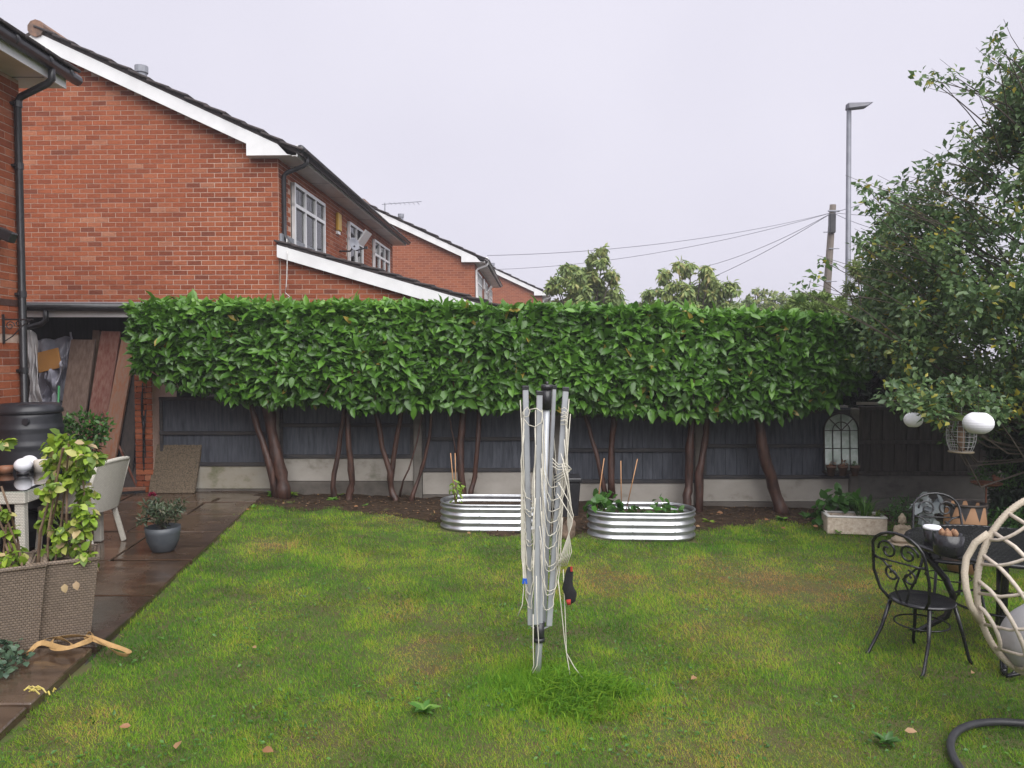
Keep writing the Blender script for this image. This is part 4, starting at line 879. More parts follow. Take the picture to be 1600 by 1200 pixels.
for (px, py, lb) in ((36, 741, 'white globe lamp nearer the front on the glass table'), (46, 736, 'white globe lamp farther back on the glass table')):
    p = on_table(px, py); t = thing('globe_lamp', lb, 'lamp', tuple(p), 0, 'globe lamps on the table')
    b = MB(); b.lathe([(.045, 0), (.048, .018), (.03, .02)], 18, tuple(p)); b.obj('base', m_gutter, t, True)
    b = MB(); b.lathe([(.03, .018)] + [(.068 * math.cos(a), .078 + .06 * math.sin(a)) for a in [R(-65 + 15 * k) for k in range(11)]] + [(.003, .138)], 24, tuple(p)); b.obj('globe', M('opal_globe', (.82, .82, .86), (.8, .8, .84), 3, .35), t, True)
p = on_table(65, 737); b = MB(); b.lathe([(.055, 0), (.06, .1), (.055, .104), (.05, .1), (.046, .08)], 20, tuple(p)); tag(b.obj('candle_pot', M('cream_pot', (.6, .54, .46), (.5, .45, .4), 12, .6), None, True), 'cream round candle pot on the glass table behind the vine', 'pot')
p = on_table(9, 739); b = MB(); b.lathe([(.05, 0), (.062, .06), (.056, .06), (.048, .03)], 16, tuple(p)); tag(b.obj('wooden_bowl', M('brown_bowl', (.28, .12, .06), (.2, .09, .05), 9, .5), None, True), 'small brown bowl at the left edge of the glass table', 'bowl')

# ---------------------------------------------------------------- patio pots
fp_ = pat(247, 866); pt = thing('flower_pot', 'round dark grey pot of dark foliage with a magenta bloom on the patio', 'flower pot', tuple(fp_))
m_pot = M('slate_pot', (.045, .052, .062), (.075, .085, .095), 9, .45, bmp=.2)
c = (fp_.x, fp_.y + .1, 0)
b = MB(); b.lathe([(.075, 0), (.10, .02), (.135, .10), (.145, .17), (.15, .225), (.14, .225), (.132, .19), (.02, .185)], 28, c); b.obj('pot', m_pot, pt, True)
C = [Vector(c) + Vector((random.uniform(-.14, .14), random.uniform(-.14, .14), .26 + random.uniform(0, .16))) for _ in range(26)]
foliage(pt, C, [.06] * 26, [26] * 26, .055, .3, m_dkplant, -.2)
stems(pt, (c[0], c[1], .18), C[::2], .004, m_bark2)
fl = at(238, 774, fp_.y + .05)
b = MB()
D_ = rdir(60); D_[:, 2] = np.abs(D_[:, 2]); o = leaves('flower', np.tile(np.array(fl), (60, 1)) + D_ * .006, D_, rdir(60), .032, .02, np.zeros(60), M('magenta_petal', (.26, .01, .05), (.16, .006, .03), 30, .6), pt); o['kind'] = 'stuff'
stems(pt, (c[0], c[1], .2), [fl], .004, m_stem)

def planter(label, cx, cy, rz, vine_label, seed, Hh=.5):
    t = thing('rattan_planter', label, 'planter', (cx, cy, 0), rz, 'brown woven planters'); T = MW[t.name]
    b = MB(); w0, w1 = .135, .188
    V = [(-w0, -w0, 0), (w0, -w0, 0), (w0, w0, 0), (-w0, w0, 0), (-w1, -w1, Hh), (w1, -w1, Hh), (w1, w1, Hh), (-w1, w1, Hh), (-w1 + .03, -w1 + .03, Hh), (w1 - .03, -w1 + .03, Hh), (w1 - .03, w1 - .03, Hh), (-w1 + .03, w1 - .03, Hh), (-w1 + .045, -w1 + .045, Hh - .08), (w1 - .045, -w1 + .045, Hh - .08), (w1 - .045, w1 - .045, Hh - .08), (-w1 + .045, w1 - .045, Hh - .08)]
    F = [(3, 2, 1, 0)]
    for l in range(3):
        for k in range(4): F.append((l * 4 + k, l * 4 + (k + 1) % 4, l * 4 + 4 + (k + 1) % 4, l * 4 + 4 + k))
    b.add(V, F).xf(T); o = b.obj('basket', m_ratg, t)
    for k in range(4):
        a = V[4 + k]; e_ = V[4 + (k + 1) % 4]; b = MB(); b.tube([(a[0] * .97, a[1] * .97, a[2]), (e_[0] * .97, e_[1] * .97, e_[2])], .014, 8); b.xf(T).obj('rim', m_ratg, t, True)
    b = MB(); b.add([V[12], V[13], V[14], V[15]], [(0, 1, 2, 3)]).xf(T).obj('soil', m_soil, t)
    return t
q = pat(95, 1005)
pl1 = planter('brown woven planter nearer the lawn with a lime green vine', -.5875 * (q.y + .15), q.y + .15, R(27), '', 1)
q2 = pat(2, 1022)
pl2 = planter('brown woven planter at the left edge of the patio', -.66 * (q2.y + .15), q2.y + .15, R(31), '', 2)
def vine(label, base, spots, stemlist, Y, nleaf, seed):
    t = thing('climbing_vine', label, 'vine', tuple(base), 0, 'vines in the woven planters')
    C = [at(x, y, Y + random.uniform(-.12, .12)) for x, y, r in spots]
    foliage(t, C, [r * Y / 1200 for _, _, r in spots], [nleaf] * len(spots), .062, .62, m_lime, .5, outw=.4)
    for pts in stemlist:
        Q = [at(x, y, Y + .06 * math.sin(x * 3)) for x, y in pts]; b = MB(); b.tube(Q, .0065, 6); b.obj('stem', m_vstem, t)
Y1 = q.y + .15
vine('bushy lime green vine climbing canes in the nearer woven planter', (q.x, q.y + .15, .42),
     [(100, 690, 18), (85, 700, 18), (120, 700, 18), (135, 715, 14), (80, 720, 16), (105, 720, 20), (130, 735, 14), (90, 745, 18), (115, 750, 18), (135, 770, 14), (75, 765, 12), (130, 795, 14), (85, 790, 10), (95, 830, 14), (125, 830, 12), (70, 815, 10), (140, 810, 8), (110, 850, 14), (80, 860, 12), (130, 865, 12), (150, 715, 8), (142, 880, 7)],
     [[(60, 880), (66, 820), (82, 760), (100, 700)], [(75, 885), (75, 830), (85, 770), (98, 700)], [(85, 885), (95, 820), (103, 750), (108, 690)], [(120, 880), (122, 820), (122, 760), (118, 700)], [(132, 880), (131, 830), (132, 780), (128, 720)], [(104, 870), (104, 800), (105, 745)], [(140, 885), (142, 840), (138, 800)], [(58, 885), (62, 830), (78, 780), (90, 740)], [(68, 885), (80, 820), (92, 770)]], Y1, 34, 1)
vine('thin straggling vine in the woven planter at the left edge', (q2.x, q2.y + .15, .42),
     [(5, 690, 4), (8, 800, 8), (18, 830, 8), (25, 860, 9), (12, 870, 10), (30, 885, 10), (5, 890, 10), (38, 880, 6)],
     [[(38, 890), (25, 850), (12, 815), (-6, 780)], [(30, 892), (18, 855), (4, 825), (-8, 800)], [(20, 892), (12, 860), (2, 830)], [(35, 890), (28, 845), (16, 800), (2, 760)], [(8, 892), (6, 860), (10, 820)]], q2.y + .15, 20, 2)
# dried leaf litter hanging over the planter front
for i, (x, y) in enumerate(((101, 912), (119, 908))):
    p = at(x, y, Y1 - .27); o = leaves('vine_leaf', [p], [(random.uniform(-.5, .5), -.2, -.8)], [(0, -1, .2)], np.array([.055]), np.array([.042]), np.array([[.99, 1, .6, .97, .95, .7, .95, .5][i]]), m_lime)
    par(o, bpy.data.objects['climbing_vine'])

# webbing strap
def ribbon(name, pts, w, m, label, cat):
    V = []; n = len(pts)
    for i, (p, tilt) in enumerate(pts):
        a = Vector(pts[max(0, i - 1)][0]); c = Vector(pts[min(n - 1, i + 1)][0]); d = (c - a); d.z = 0; d = d.normalized(); s = Vector((-d.y, d.x, 0)); s = (s * math.cos(tilt) + Vector((0, 0, 1)) * math.sin(tilt)) * w / 2
        p = Vector(p); V += [p - s + Vector((0, 0, abs(s.z))), p + s + Vector((0, 0, abs(s.z)))]
    b = MB(); b.add(V, [(2 * i, 2 * i + 1, 2 * i + 3, 2 * i + 2) for i in range(n - 1)]); o = b.obj(name, m, None, True)
    md = o.modifiers.new('t', 'SOLIDIFY'); md.thickness = .003; md2 = o.modifiers.new('s', 'SUBSURF'); md2.levels = 2; md2.render_levels = 2; tag(o, label, cat); return o
m_strap = M('ochre_webbing', (.40, .25, .10), (.30, .18, .07), 30, .75)
spx = [(40, 1032), (60, 1018), (80, 1022), (100, 1028), (120, 1024), (105, 1010), (82, 1010), (76, 1022), (100, 1030), (130, 1020), (150, 1010), (142, 1000), (130, 1002), (140, 1012), (165, 1012), (190, 1016), (206, 1024), (200, 1032), (180, 1028), (168, 1015), (150, 1009), (120, 1008), (90, 1006), (65, 1012), (45, 1028), (28, 1040)]
sp3 = []
for i, (x, y) in enumerate(spx):
    p = pat(x, y); z = .012 + .045 * abs(math.sin(i * 1.3)) * (x < 165)
    if x > 165: z += .0
    sp3.append(((p.x, p.y, z), [.2, .9, 1.2, .6, .3, 1.0, .7, .15][i % 8]))
ribbon('webbing_strap', sp3, .036, m_strap, 'tangled ochre webbing strap lying by the woven planter', 'strap')
iv = thing('ivy', 'small grey-green ivy trailing on the patio at the left edge', 'ivy', tuple(pat(12, 1045)))
C = [pat(x, y) + Vector((0, 0, .05)) for x, y in ((2, 1025), (12, 1030), (20, 1020), (6, 1045), (15, 1050), (28, 1035), (3, 1062), (38, 1042), (-12, 1040))]
foliage(iv, C, [.05] * 9, [22] * 9, .035, .8, m_ivy, 0)
tw = thing('yellow_prunings', 'small heap of yellow stems and a dead leaf near the patio edge', 'prunings', tuple(pat(65, 1083)))
m_ystem = M('yellow_stem', (.5, .42, .08), (.4, .32, .12), 10, .6)
for i in range(9):
    p = pat(48 + i * 4 + random.uniform(-4, 4), 1082 + random.uniform(-5, 6)); d = Vector((random.uniform(-.07, .07), random.uniform(-.05, .05), random.uniform(0, .03))); b = MB(); b.tube([p + Vector((0, 0, .008)), p + d * .6 + Vector((0, 0, .025)), p + d + Vector((0, 0, .012))], .004, 5); b.obj('twig', m_ystem, tw)

# ---------------------------------------------------------------- galvanised raised beds
m_corr = M('galvanised_steel', (.58, .59, .61), (.45, .46, .48), 7, .38, metal=.9, rvar=.1)
def raised_bed(label, cx, cy, z0, rz):
    t = thing('raised_bed', label, 'raised bed', (cx, cy, z0), rz, 'galvanised raised beds'); T = MW[t.name]
    Ln, Wd, H = 1.12, .60, .29; r = Wd / 2; half = Ln / 2 - r
    def outline(off):
        P = []
        for k in range(17): a = -math.pi / 2 + math.pi * k / 16; P.append((half + (r + off) * math.cos(a), (r + off) * math.sin(a)))
        for k in range(17): a = math.pi / 2 + math.pi * k / 16; P.append((-half + (r + off) * math.cos(a), (r + off) * math.sin(a)))
        return P
    nz = 37; V = []; F = []; n = 34
    for j in range(nz):
        u = j / (nz - 1); off = .012 * math.sin(u * 4 * 2 * math.pi - 1.2)
        V += [(x, y, u * H) for x, y in outline(off)]
    for j in range(nz - 1):
        for k in range(n): F.append((j * n + k, j * n + (k + 1) % n, (j + 1) * n + (k + 1) % n, (j + 1) * n + k))
    b = MB(); b.add(V, F).xf(T); o = b.obj('corrugated_wall', m_corr, t, True); md = o.modifiers.new('t', 'SOLIDIFY'); md.thickness = .002
    b = MB(); b.tube([(x, y, H + .004) for x, y in outline(.002)], .011, 8, closed=True); b.xf(T).obj('rim', m_corr, t, True)
    b = MB(); b.add([(x, y, H - .06) for x, y in outline(-.015)], [tuple(range(n))]).xf(T).obj('soil', m_soil, t)
    for sx in (-.12, half + .05):
        for k in range(4):
            b = MB(); b.lathe([(.006, 0), (.004, .004)], 6); b.xf(T @ Matrix.Translation((sx, -r - .011, .04 + k * .072)) @ Matrix.Rotation(R(90), 4, 'X')).obj('bolt', m_corr, t)
    return t
rbx1, rbx2 = (-.21, 8.30), (1.37, 8.10)
raised_bed('corrugated metal raised bed partly behind the rotary airer', *rbx1, LZ(-.2) + .0, R(-2))
raised_bed('corrugated metal raised bed with leafy plants and canes, right of the airer', *rbx2, LZ(1.37) + .0, R(-2.5))
def cane(px0, py0, px1, py1, Y, label):
    b = MB(); b.tube([at(px0, py0, Y), at(px1, py1, Y)], .0055, 6); o = b.obj('bamboo_cane', M('bamboo', (.42, .22, .10), (.34, .17, .08), 9, .5) if 'bamboo' not in bpy.data.materials else bpy.data.materials['bamboo'], None, True); tag(o, label, 'cane', 'bamboo canes')
cane(930, 812, 944, 716, 8.05, 'leaning bamboo cane in the leafy part of the right raised bed')
cane(979, 795, 996, 717, 8.05, 'tallest leaning bamboo cane in the middle of the right raised bed')
cane(971, 800, 970, 720, 8.3, 'thin upright bamboo cane at the back of the right raised bed')
cane(711, 785, 704, 708, 8.25, 'left of two canes in the left raised bed')
cane(713, 785, 711, 708, 8.3, 'right of two canes in the left raised bed')
def plant(name, label, cat, base, spots, Y, rad, per, ls, ratio, m, droop=0, t0=0, t1=1, stem=True, group=None, outw=.6):
    t = thing(name, label, cat, tuple(base), 0, group); C = [at(x, y, Y + random.uniform(-.06, .06)) for x, y in spots]
    foliage(t, C, [rad] * len(C), [per] * len(C), ls, ratio, m, droop, t0, t1, outw=outw)
    if stem: stems(t, base, C, .004, m_stem)
    return t
plant('bean_plant', 'big-leaved green plant climbing a cane in the right raised bed', 'plant', at(940, 805, 8.05), [(930, 785), (942, 770), (950, 780), (940, 792), (956, 790), (965, 795), (948, 800), (928, 798)], 8.05, .09, 7, .12, .75, m_green, .4, .1, .6)
plant('strawberry_plant', 'low leafy plant at the right end of the right raised bed', 'plant', at(1035, 803, 8.05), [(1000, 800), (1020, 797), (1035, 795), (1050, 797), (1032, 785), (1060, 798), (985, 802)], 8.05, .07, 9, .085, .7, m_green, .1, .1, .5)
plant('yellow_seedling', 'slim yellow-green seedling in the left raised bed', 'plant', at(713, 792, 8.2), [(711, 760), (715, 770), (708, 765), (713, 780), (718, 758)], 8.2, .05, 9, .06, .35, m_lime, .4, .1, .6)
b = MB(); c = at(883, 800, 8.95); z = LZ(c.x)
tub = thing('plastic_tub', 'black lidded plastic tub behind the airer between the raised beds', 'tub', (c.x, 9.0, z))
b = MB(); b.hexa([(c.x - .14, 8.85, z), (c.x + .14, 8.85, z), (c.x + .14, 9.13, z), (c.x - .14, 9.13, z), (c.x - .17, 8.82, z + .42), (c.x + .17, 8.82, z + .42), (c.x + .17, 9.16, z + .42), (c.x - .17, 9.16, z + .42)]); b.obj('box', m_gutter, tub, bevel=.015)
b = MB(); b.box((c.x, 8.99, z + .45), (.37, .37, .05)); b.obj('lid', m_gutter, tub, bevel=.012)
def blob(name, E, m, parent=None, vox=.012, smooth=3):
    b = MB()
    for (c, r) in E: b.lathe([(.001, -1)] + [(math.cos(a), math.sin(a)) for a in [R(-75 + 15 * k) for k in range(11)]] + [(.001, 1)], 16); nn = 13 * 16; V = b.v[-nn:]; b.v[-nn:] = [(c[0] + x * r[0], c[1] + y * r[1], c[2] + zz * r[2]) for x, y, zz in V]
    o = b.obj(name, m, parent, True); md = o.modifiers.new('r', 'REMESH'); md.mode = 'VOXEL'; md.voxel_size = vox; md.use_smooth_shade = True
    ms = o.modifiers.new('s', 'SMOOTH'); ms.iterations = smooth; ms.factor = .5; return o
g0 = gnd(889, 846)
tag(blob('boulder', [((g0.x, g0.y + .1, g0.z + .08), (.075, .09, .1)), ((g0.x + .02, g0.y + .08, g0.z + .15), (.06, .07, .07)), ((g0.x - .02, g0.y + .1, g0.z + .05), (.08, .1, .07))], M('brown_stone', (.18, .12, .085), (.1, .07, .05), 22, .8, bmp=.8)), 'rough brown stone on the grass between the raised beds', 'stone')

# ---------------------------------------------------------------- rotary airer
m_alu = M('dull_aluminium', (.37, .385, .41), (.44, .455, .475), 6, .45, metal=.35)
m_line = M('white_line', (.60, .57, .48), (.5, .47, .40), 20, .7)
ra = thing('rotary_airer', 'folded grey rotary clothes airer with tangled white lines in the lawn', 'airer', tuple(gnd(838, 1060)))
GA = gnd(838, 1060); AY_ = GA.y
def A_(px, py, dy=0): return at(px, py, AY_ + dy)
b = MB(); b.tube([GA - Vector((0, 0, .1)), A_(843, 990), A_(855, 602)], [.0205, .0205, .019], 14); b.obj('mast', m_alu, ra, True)
b = MB(); b.tube([A_(842, 1000), A_(843, 972)], .031, 12); b.tube([A_(842, 1002), A_(842, 996)], .035, 12); b.obj('collar', m_gutter, ra, True)
b = MB(); b.tube([A_(854, 640), A_(854.6, 606)], .027, 12); b.tube([A_(854.6, 604), A_(855, 596)], .008, 8); b.obj('top_hub', m_gutter, ra, True)
b = MB(); b.tube([A_(854.6, 608), A_(854.6, 601)], .034, 12); b.obj('crown_cap', m_gutter, ra, True)
ARMS = [((821, 606), (829, 977), -.01), ((843, 614), (838, 976), -.07), ((866, 605), (850, 972), .07), ((884, 608), (858, 978), -.02)]
arm_pt = []
for (t_, bt_, dy) in ARMS:
    p = A_(*t_, dy); q_ = A_(*bt_, dy * .5); b = MB(); b.bar(q_, p, .034 if dy < 0 else .024, .022, (0, -1, .0)); b.obj('arm', m_alu, ra, bevel=.004)
    d = (p - q_).normalized(); b = MB(); b.bar(p - d * .012, p + d * .012, .04 if dy < 0 else .03, .028, (0, -1, 0)); b.obj('arm_cap', m_gutter, ra, bevel=.003); arm_pt.append((p, q_))
for (p, q_) in arm_pt:
    b = MB(); b.bar(q_.lerp(p, .0), A_(842, 985), .014, .006); b.obj('link_strut', m_alu, ra)
def hang(p, q_, sag, n=18, wob=.006, r=.0028):
    pts = []
    for i in range(n + 1):
        t = i / n; x = p.lerp(q_, t); s_ = 1 - (2 * t - 1) ** 4 if sag > .25 else 4 * t * (1 - t); x = x - Vector((random.uniform(-wob, wob), random.uniform(-wob, wob), sag * s_)); pts.append(x)
    b = MB(); b.tube(pts, r, 5); b.obj('line', m_line, ra, True)
random.seed(12)
for k in range(11):        # near loops between front arm and right arm
    t = .93 - k * .062; p = arm_pt[1][1].lerp(arm_pt[1][0], t) + Vector((.016, -.02, 0)); q_ = arm_pt[3][1].lerp(arm_pt[3][0], t + .03) + Vector((.02 + .012 * math.sin(k), -.02, 0))
    hang(p, q_, .47 - .012 * k + random.uniform(-.03, .03), 20)
for k in range(9):         # loops between left arm and front arm
    t = .95 - k * .075; p = arm_pt[0][1].lerp(arm_pt[0][0], t) + Vector((-.022 - .008 * random.random(), -.015, 0)); q_ = arm_pt[1][1].lerp(arm_pt[1][0], t - .02) + Vector((-.02, -.02, 0))
    hang(p, q_, .5 - .02 * k + random.uniform(-.05, .05), 20)
for k in range(7):
    t = .9 - k * .08; hang(arm_pt[2][1].lerp(arm_pt[2][0], t) + Vector((0, .02, 0)), arm_pt[3][1].lerp(arm_pt[3][0], t) + Vector((.018, .015, 0)), .42 - .02 * k, 18)
for k in range(6):
    t = .9 - k * .09; hang(arm_pt[0][1].lerp(arm_pt[0][0], t) + Vector((-.02, .01, 0)), arm_pt[2][1].lerp(arm_pt[2][0], t) + Vector((-.01, .03, 0)), .45 - .02 * k, 18)
def trail(pts, dy=-.05, r=.0028):
    Q = [A_(x, y, dy) for x, y in pts]; b = MB(); b.tube(Q, r, 5); b.obj('line', m_line, ra, True)
for k in range(7):
    x0 = 886 + k * 1.1; j = lambda: random.uniform(-2.2, 2.2); trail([(885 - k * 2.2 + j(), 640 + k * 22 + 4 * j()), (x0 - 2 + j(), 690 + k * 20 + 4 * j()), (x0 + 2.5 + j(), 775 + k * 6), (x0 + 1, 820), (893 - k * 3, 862 + k * 2), (885 - k * 3, 885)], -.04 - .01 * k)
for k in range(5):
    trail([(819, 640 + k * 10), (815 - k * .3, 720), (814 + k * 1.1, 800), (815 + k * 1.2, 870), (819 + k, 905 + k * 6), (825, 915 + k * 5)], -.03)
trail([(872, 905), (877, 950), (882, 1000), (885, 1020), (890, 1050), (893, 1084)]); trail([(880, 890), (883, 960), (885, 1020), (897, 1042), (913, 1063)]); trail([(838, 900), (839, 960), (842, 1010), (839, 1040), (832, 1052)], -.12); trail([(833, 960), (833, 1010), (834, 1040), (831, 1048)], -.12)
trail([(817, 880), (818, 920), (816, 945), (809, 962)])
trail([(820, 640), (824, 636), (828, 642), (826, 650), (819, 652), (817, 644), (822, 638)], -.06); trail([(828, 640), (838, 638), (848, 645), (846, 660), (836, 667), (826, 664), (819, 655)], -.1)
for k in range(4): trail([(876, 640 + k * 6), (882, 637 + k * 6), (887, 641 + k * 6), (884, 648 + k * 5), (876, 645 + k * 6)], -.06)
for k in range(3): trail([(863, 716 + k * 6), (872, 726 + k * 4), (884, 724 + k * 5), (893, 733), (882, 736 + k * 4), (866, 745 + k * 5)], -.06)
bp = thing('clothes_peg', 'tiny blue clothes peg on the left lines of the airer', 'peg', tuple(A_(819, 908, -.05)))
b = MB(); b.box(A_(818, 908, -.06), (.012, .01, .03), Matrix.Rotation(R(10), 3, 'Y')); b.obj('prong', M('blue_plastic', (.02, .1, .5), (.02, .09, .45), 5, .4), bp); b = MB(); b.box(A_(822, 908, -.06), (.012, .01, .03), Matrix.Rotation(R(-10), 3, 'Y')); b.obj('prong', bpy.data.materials['blue_plastic'], bp)
sk = thing('sock', 'black sock with red toe hanging from the airer lines', 'sock', tuple(A_(890, 886, -.05)))
m_sock = M('black_knit', (.008, .008, .009), (.014, .014, .016), 60, .95, bmp=.4); s0 = [A_(x, y, -.06) for x, y in ((889, 886), (890, 893), (888, 908), (887, 918), (892, 928), (891, 938), (889, 943))]
b = MB(); b.tube(s0, [.008, .021, .025, .033, .035, .03, .012], 12, flat=.5); b.obj('knit', m_sock, sk, True)
b = MB(); b.tube([A_(888, 937, -.085), A_(889, 945, -.085)], [.014, .011], 8, flat=.6); b.obj('toe', M('red_knit', (.35, .03, .02), (.28, .03, .02), 40, .9), sk, True)
b = MB(); b.box(A_(893, 889, -.08), (.012, .012, .026)); b.obj('cuff_band', bpy.data.materials['red_knit'], sk)

# ---------------------------------------------------------------- right side: mirror, pots, trough
mi = thing('arched_mirror', 'arched window-style mirror with dark glazing bars on the fence', 'mirror', tuple(at(1315, 735, 9.72)))
YM = 9.74; a0 = at(1288, 736, YM); a1 = at(1342, 736, YM); mxc = (a0.x + a1.x) / 2; mw = (a1.x - a0.x) / 2; z0 = a0.z; zs = at(1315, 673, YM).z
def arch(s, zoff=0, n=18): return [(mxc - mw * s, z0)] + [(mxc + mw * s * math.cos(math.pi - math.pi * k / n), zs + mw * s * math.sin(math.pi * k / n)) for k in range(n + 1)] + [(mxc + mw * s, z0)]
def mirrormat():  # pale mottled green base colour stands in for a bright reflection
    m, nt, b = base('mirror_painted_reflection', .22, .6); f = noise(nt, 9, 5, 'World'); nt.links.new(ramp(nt, f, [(.35, (.42, .50, .42)), (.65, (.72, .78, .72))]), b.inputs['Base Color']); bump(nt, b, f, .06, .02); return m
tilt = Matrix.Translation((0, YM, z0)) @ Matrix.Rotation(R(-4), 4, 'X') @ Matrix.Translation((0, -YM, -z0))
b = MB(); b.prism([(x, YM, z) for x, z in arch(1)], (0, .012, 0)); b.xf(tilt).obj('glass', mirrormat(), mi)
m_iron = M('rusty_iron', (.02, .018, .017), (.05, .035, .028), 14, .6)
b = MB(); b.tube([(x, YM - .006, z) for x, z in arch(1)] + [(mxc - mw, YM - .006, z0)], .011, 6); b.xf(tilt).obj('frame', m_iron, mi)
def mbar(p, q_):
    b = MB(); b.tube([(p[0], YM - .008, p[1]), (q_[0], YM - .008, q_[1])], .006, 5); b.xf(tilt).obj('glazing_bar', m_iron, mi)
for s in (-.5, 0, .5): mbar((mxc + s * mw, z0), (mxc + s * mw, zs + (0 if s else mw)))
for z in (zs, (zs + z0) / 2 + .03): mbar((mxc - mw, z), (mxc + mw, z))
for s in (-1, 1): mbar((mxc, zs), (mxc + s * mw * .7, zs + mw * .7))
b = MB(); b.tube([(mxc + mw * .5 * math.cos(math.pi - math.pi * k / 12), YM - .008, zs + mw * .5 * math.sin(math.pi * k / 12)) for k in range(13)], .006, 5); b.xf(tilt).obj('glazing_bar', m_iron, mi)
b = MB(); b.b2((mxc - mw - .03, YM - .14, z0 - .02), (mxc + mw + .03, YM, z0)); b.obj('shelf', m_iron, mi)
m_terra = M('old_terracotta', (.17, .09, .06), (.11, .075, .055), 14, .85, bmp=.4)
for i, px in enumerate((1297, 1315, 1334)):
    p = at(px, 736, YM - .1); t = thing('terracotta_pot', ['left', 'middle', 'right'][i] + ' of three small terracotta pots under the arched mirror', 'pot', tuple(p), 0, 'pots under the mirror')
    c = (p.x, YM - .13, z0 - .04); b = MB(); b.lathe([(.038, 0), (.055, .10), (.062, .10), (.062, .13), (.052, .13), (.048, .11), (.01, .11)], 16, c); b.obj('pot', m_terra, t, True)
    foliage(t, [Vector(c) + Vector((0, 0, .14))], [.05], [28], .04, .5, m_dead if i < 2 else m_green, 0)
tr0 = gnd(1300, 834); trq = thing('stone_trough', 'pale rough stone trough planted with ferny greenery on the lawn edge', 'trough', tuple(tr0))
cx = gnd(1343, 836); zt = LZ(cx.x); T = Matrix.Translation((cx.x, cx.y + .16, zt)) @ Matrix.Rotation(R(-9), 4, 'Z')
m_trough = M('rough_limestone', (.66, .58, .48), (.46, .36, .27), 26, .9, bmp=.9); m_troughw = M('glazed_rim', (.66, .64, .62), (.58, .56, .53), 8, .5)
hl, hw, hh = .315, .16, .205
for nm, mt, lo, hi in (('front_face', m_trough, (-hl, -hw, 0), (hl, -hw + .04, hh - .02)), ('back_face', m_trough, (-hl, hw - .04, 0), (hl, hw, hh - .02)), ('end_face', m_trough, (-hl, -hw + .04, 0), (-hl + .04, hw - .04, hh - .02)), ('end_face', m_trough, (hl - .04, -hw + .04, 0), (hl, hw - .04, hh - .02)),
                       ('rim', m_troughw, (-hl - .005, -hw - .005, hh - .02), (hl + .005, -hw + .045, hh)), ('rim', m_troughw, (-hl - .005, hw - .045, hh - .02), (hl + .005, hw + .005, hh)), ('rim', m_troughw, (-hl - .005, -hw + .045, hh - .02), (-hl + .045, hw - .045, hh)), ('rim', m_troughw, (hl - .045, -hw + .045, hh - .02), (hl + .005, hw - .045, hh)), ('soil', m_soil, (-hl + .04, -hw + .04, .01), (hl - .04, hw - .04, hh - .05))):
    b = MB(); b.b2(lo, hi); b.xf(T).obj(nm, mt, trq, bevel=.008 if nm != 'soil' else 0)
def blades(label, name, base, n, L0, L1, spread, m, cat='plant', lean=.5, w=.012, t0=.3, t1=1):
    t = thing(name, label, cat, tuple(base)); V = []; Q = []; Tn = []; tr = []
    for i in range(n):
        a = random.uniform(0, 6.28); l = random.uniform(L0, L1); d = Vector((math.cos(a), math.sin(a), 0)); s = Vector((-d.y, d.x, 0)) * w / 2; p = Vector(base) + d * random.uniform(0, spread * .3); k = random.uniform(.1, lean)
        m1 = p + d * k * l * .4 + Vector((0, 0, l * .55)); m2 = m1 + d * (k + .25) * l * .5 + Vector((0, 0, l * (.35 - .3 * k))); o = len(V); V += [p - s * .6, p + s * .6, m1 + s, m1 - s, m2]
        Q.append((o, o + 1, o + 2, o + 3)); tr.append((o + 3, o + 2, o + 4)); Tn += [random.uniform(t0, t1)] * 5
    ob = fast('foliage', [tuple(v) for v in V], tr, Q, Tn, m, t); ob['kind'] = 'stuff'; return t
tp0 = T @ Vector((.12, .02, hh - .06)); blades('spiky bright green grassy plant at the right of the stone trough', 'spiky_plant', tp0, 70, .18, .36, .25, m_green, lean=.75)
blades('ferny green plant drooping over the stone trough', 'fern', T @ Vector((.22, -.05, hh - .06)), 40, .1, .2, .2, m_lime, lean=1.0, t0=.0, t1=.4)
plant('leafy_plant', 'dark green big-leaved plant behind the stone trough', 'plant', gnd(1300, 815), [(1292, 780), (1305, 775), (1318, 782), (1285, 795), (1300, 790), (1325, 795), (1280, 808), (1335, 790), (1345, 780)], 8.75, .09, 14, .11, .7, m_green, .2, 0, .4)
plant('low_greenery', 'fine dark green foliage behind the stone figure', 'plant', gnd(1420, 835), [(1400, 790), (1415, 785), (1405, 805), (1425, 800), (1440, 815), (1412, 815), (1395, 800), (1432, 790)], 8.3, .11, 60, .045, .3, m_green, 0, 0, .35)
plant('silver_plant', 'silvery grey felt-leaved plant beside the stone figure', 'plant', gnd(1450, 835), [(1440, 790), (1452, 785), (1460, 795), (1470, 790), (1445, 800), (1456, 808)], 7.7, .05, 6, .12, .7, m_silver, 0)
plant('fern_bush', 'feathery green bush behind the rusty bird bath', 'plant', gnd(1560, 835), [(1540, 735), (1555, 725), (1572, 735), (1550, 750), (1585, 725), (1568, 755), (1590, 750), (1530, 745)], 8.2, .1, 60, .05, .3, m_green, .2, 0, .5)
plant('corner_greenery', 'low green foliage under the bird bath at the right edge', 'plant', gnd(1570, 860), [(1550, 815), (1570, 805), (1590, 815), (1565, 830), (1585, 840), (1600, 830), (1545, 840), (1605, 805)], 7.5, .11, 60, .06, .35, m_green, .1, 0, .45)
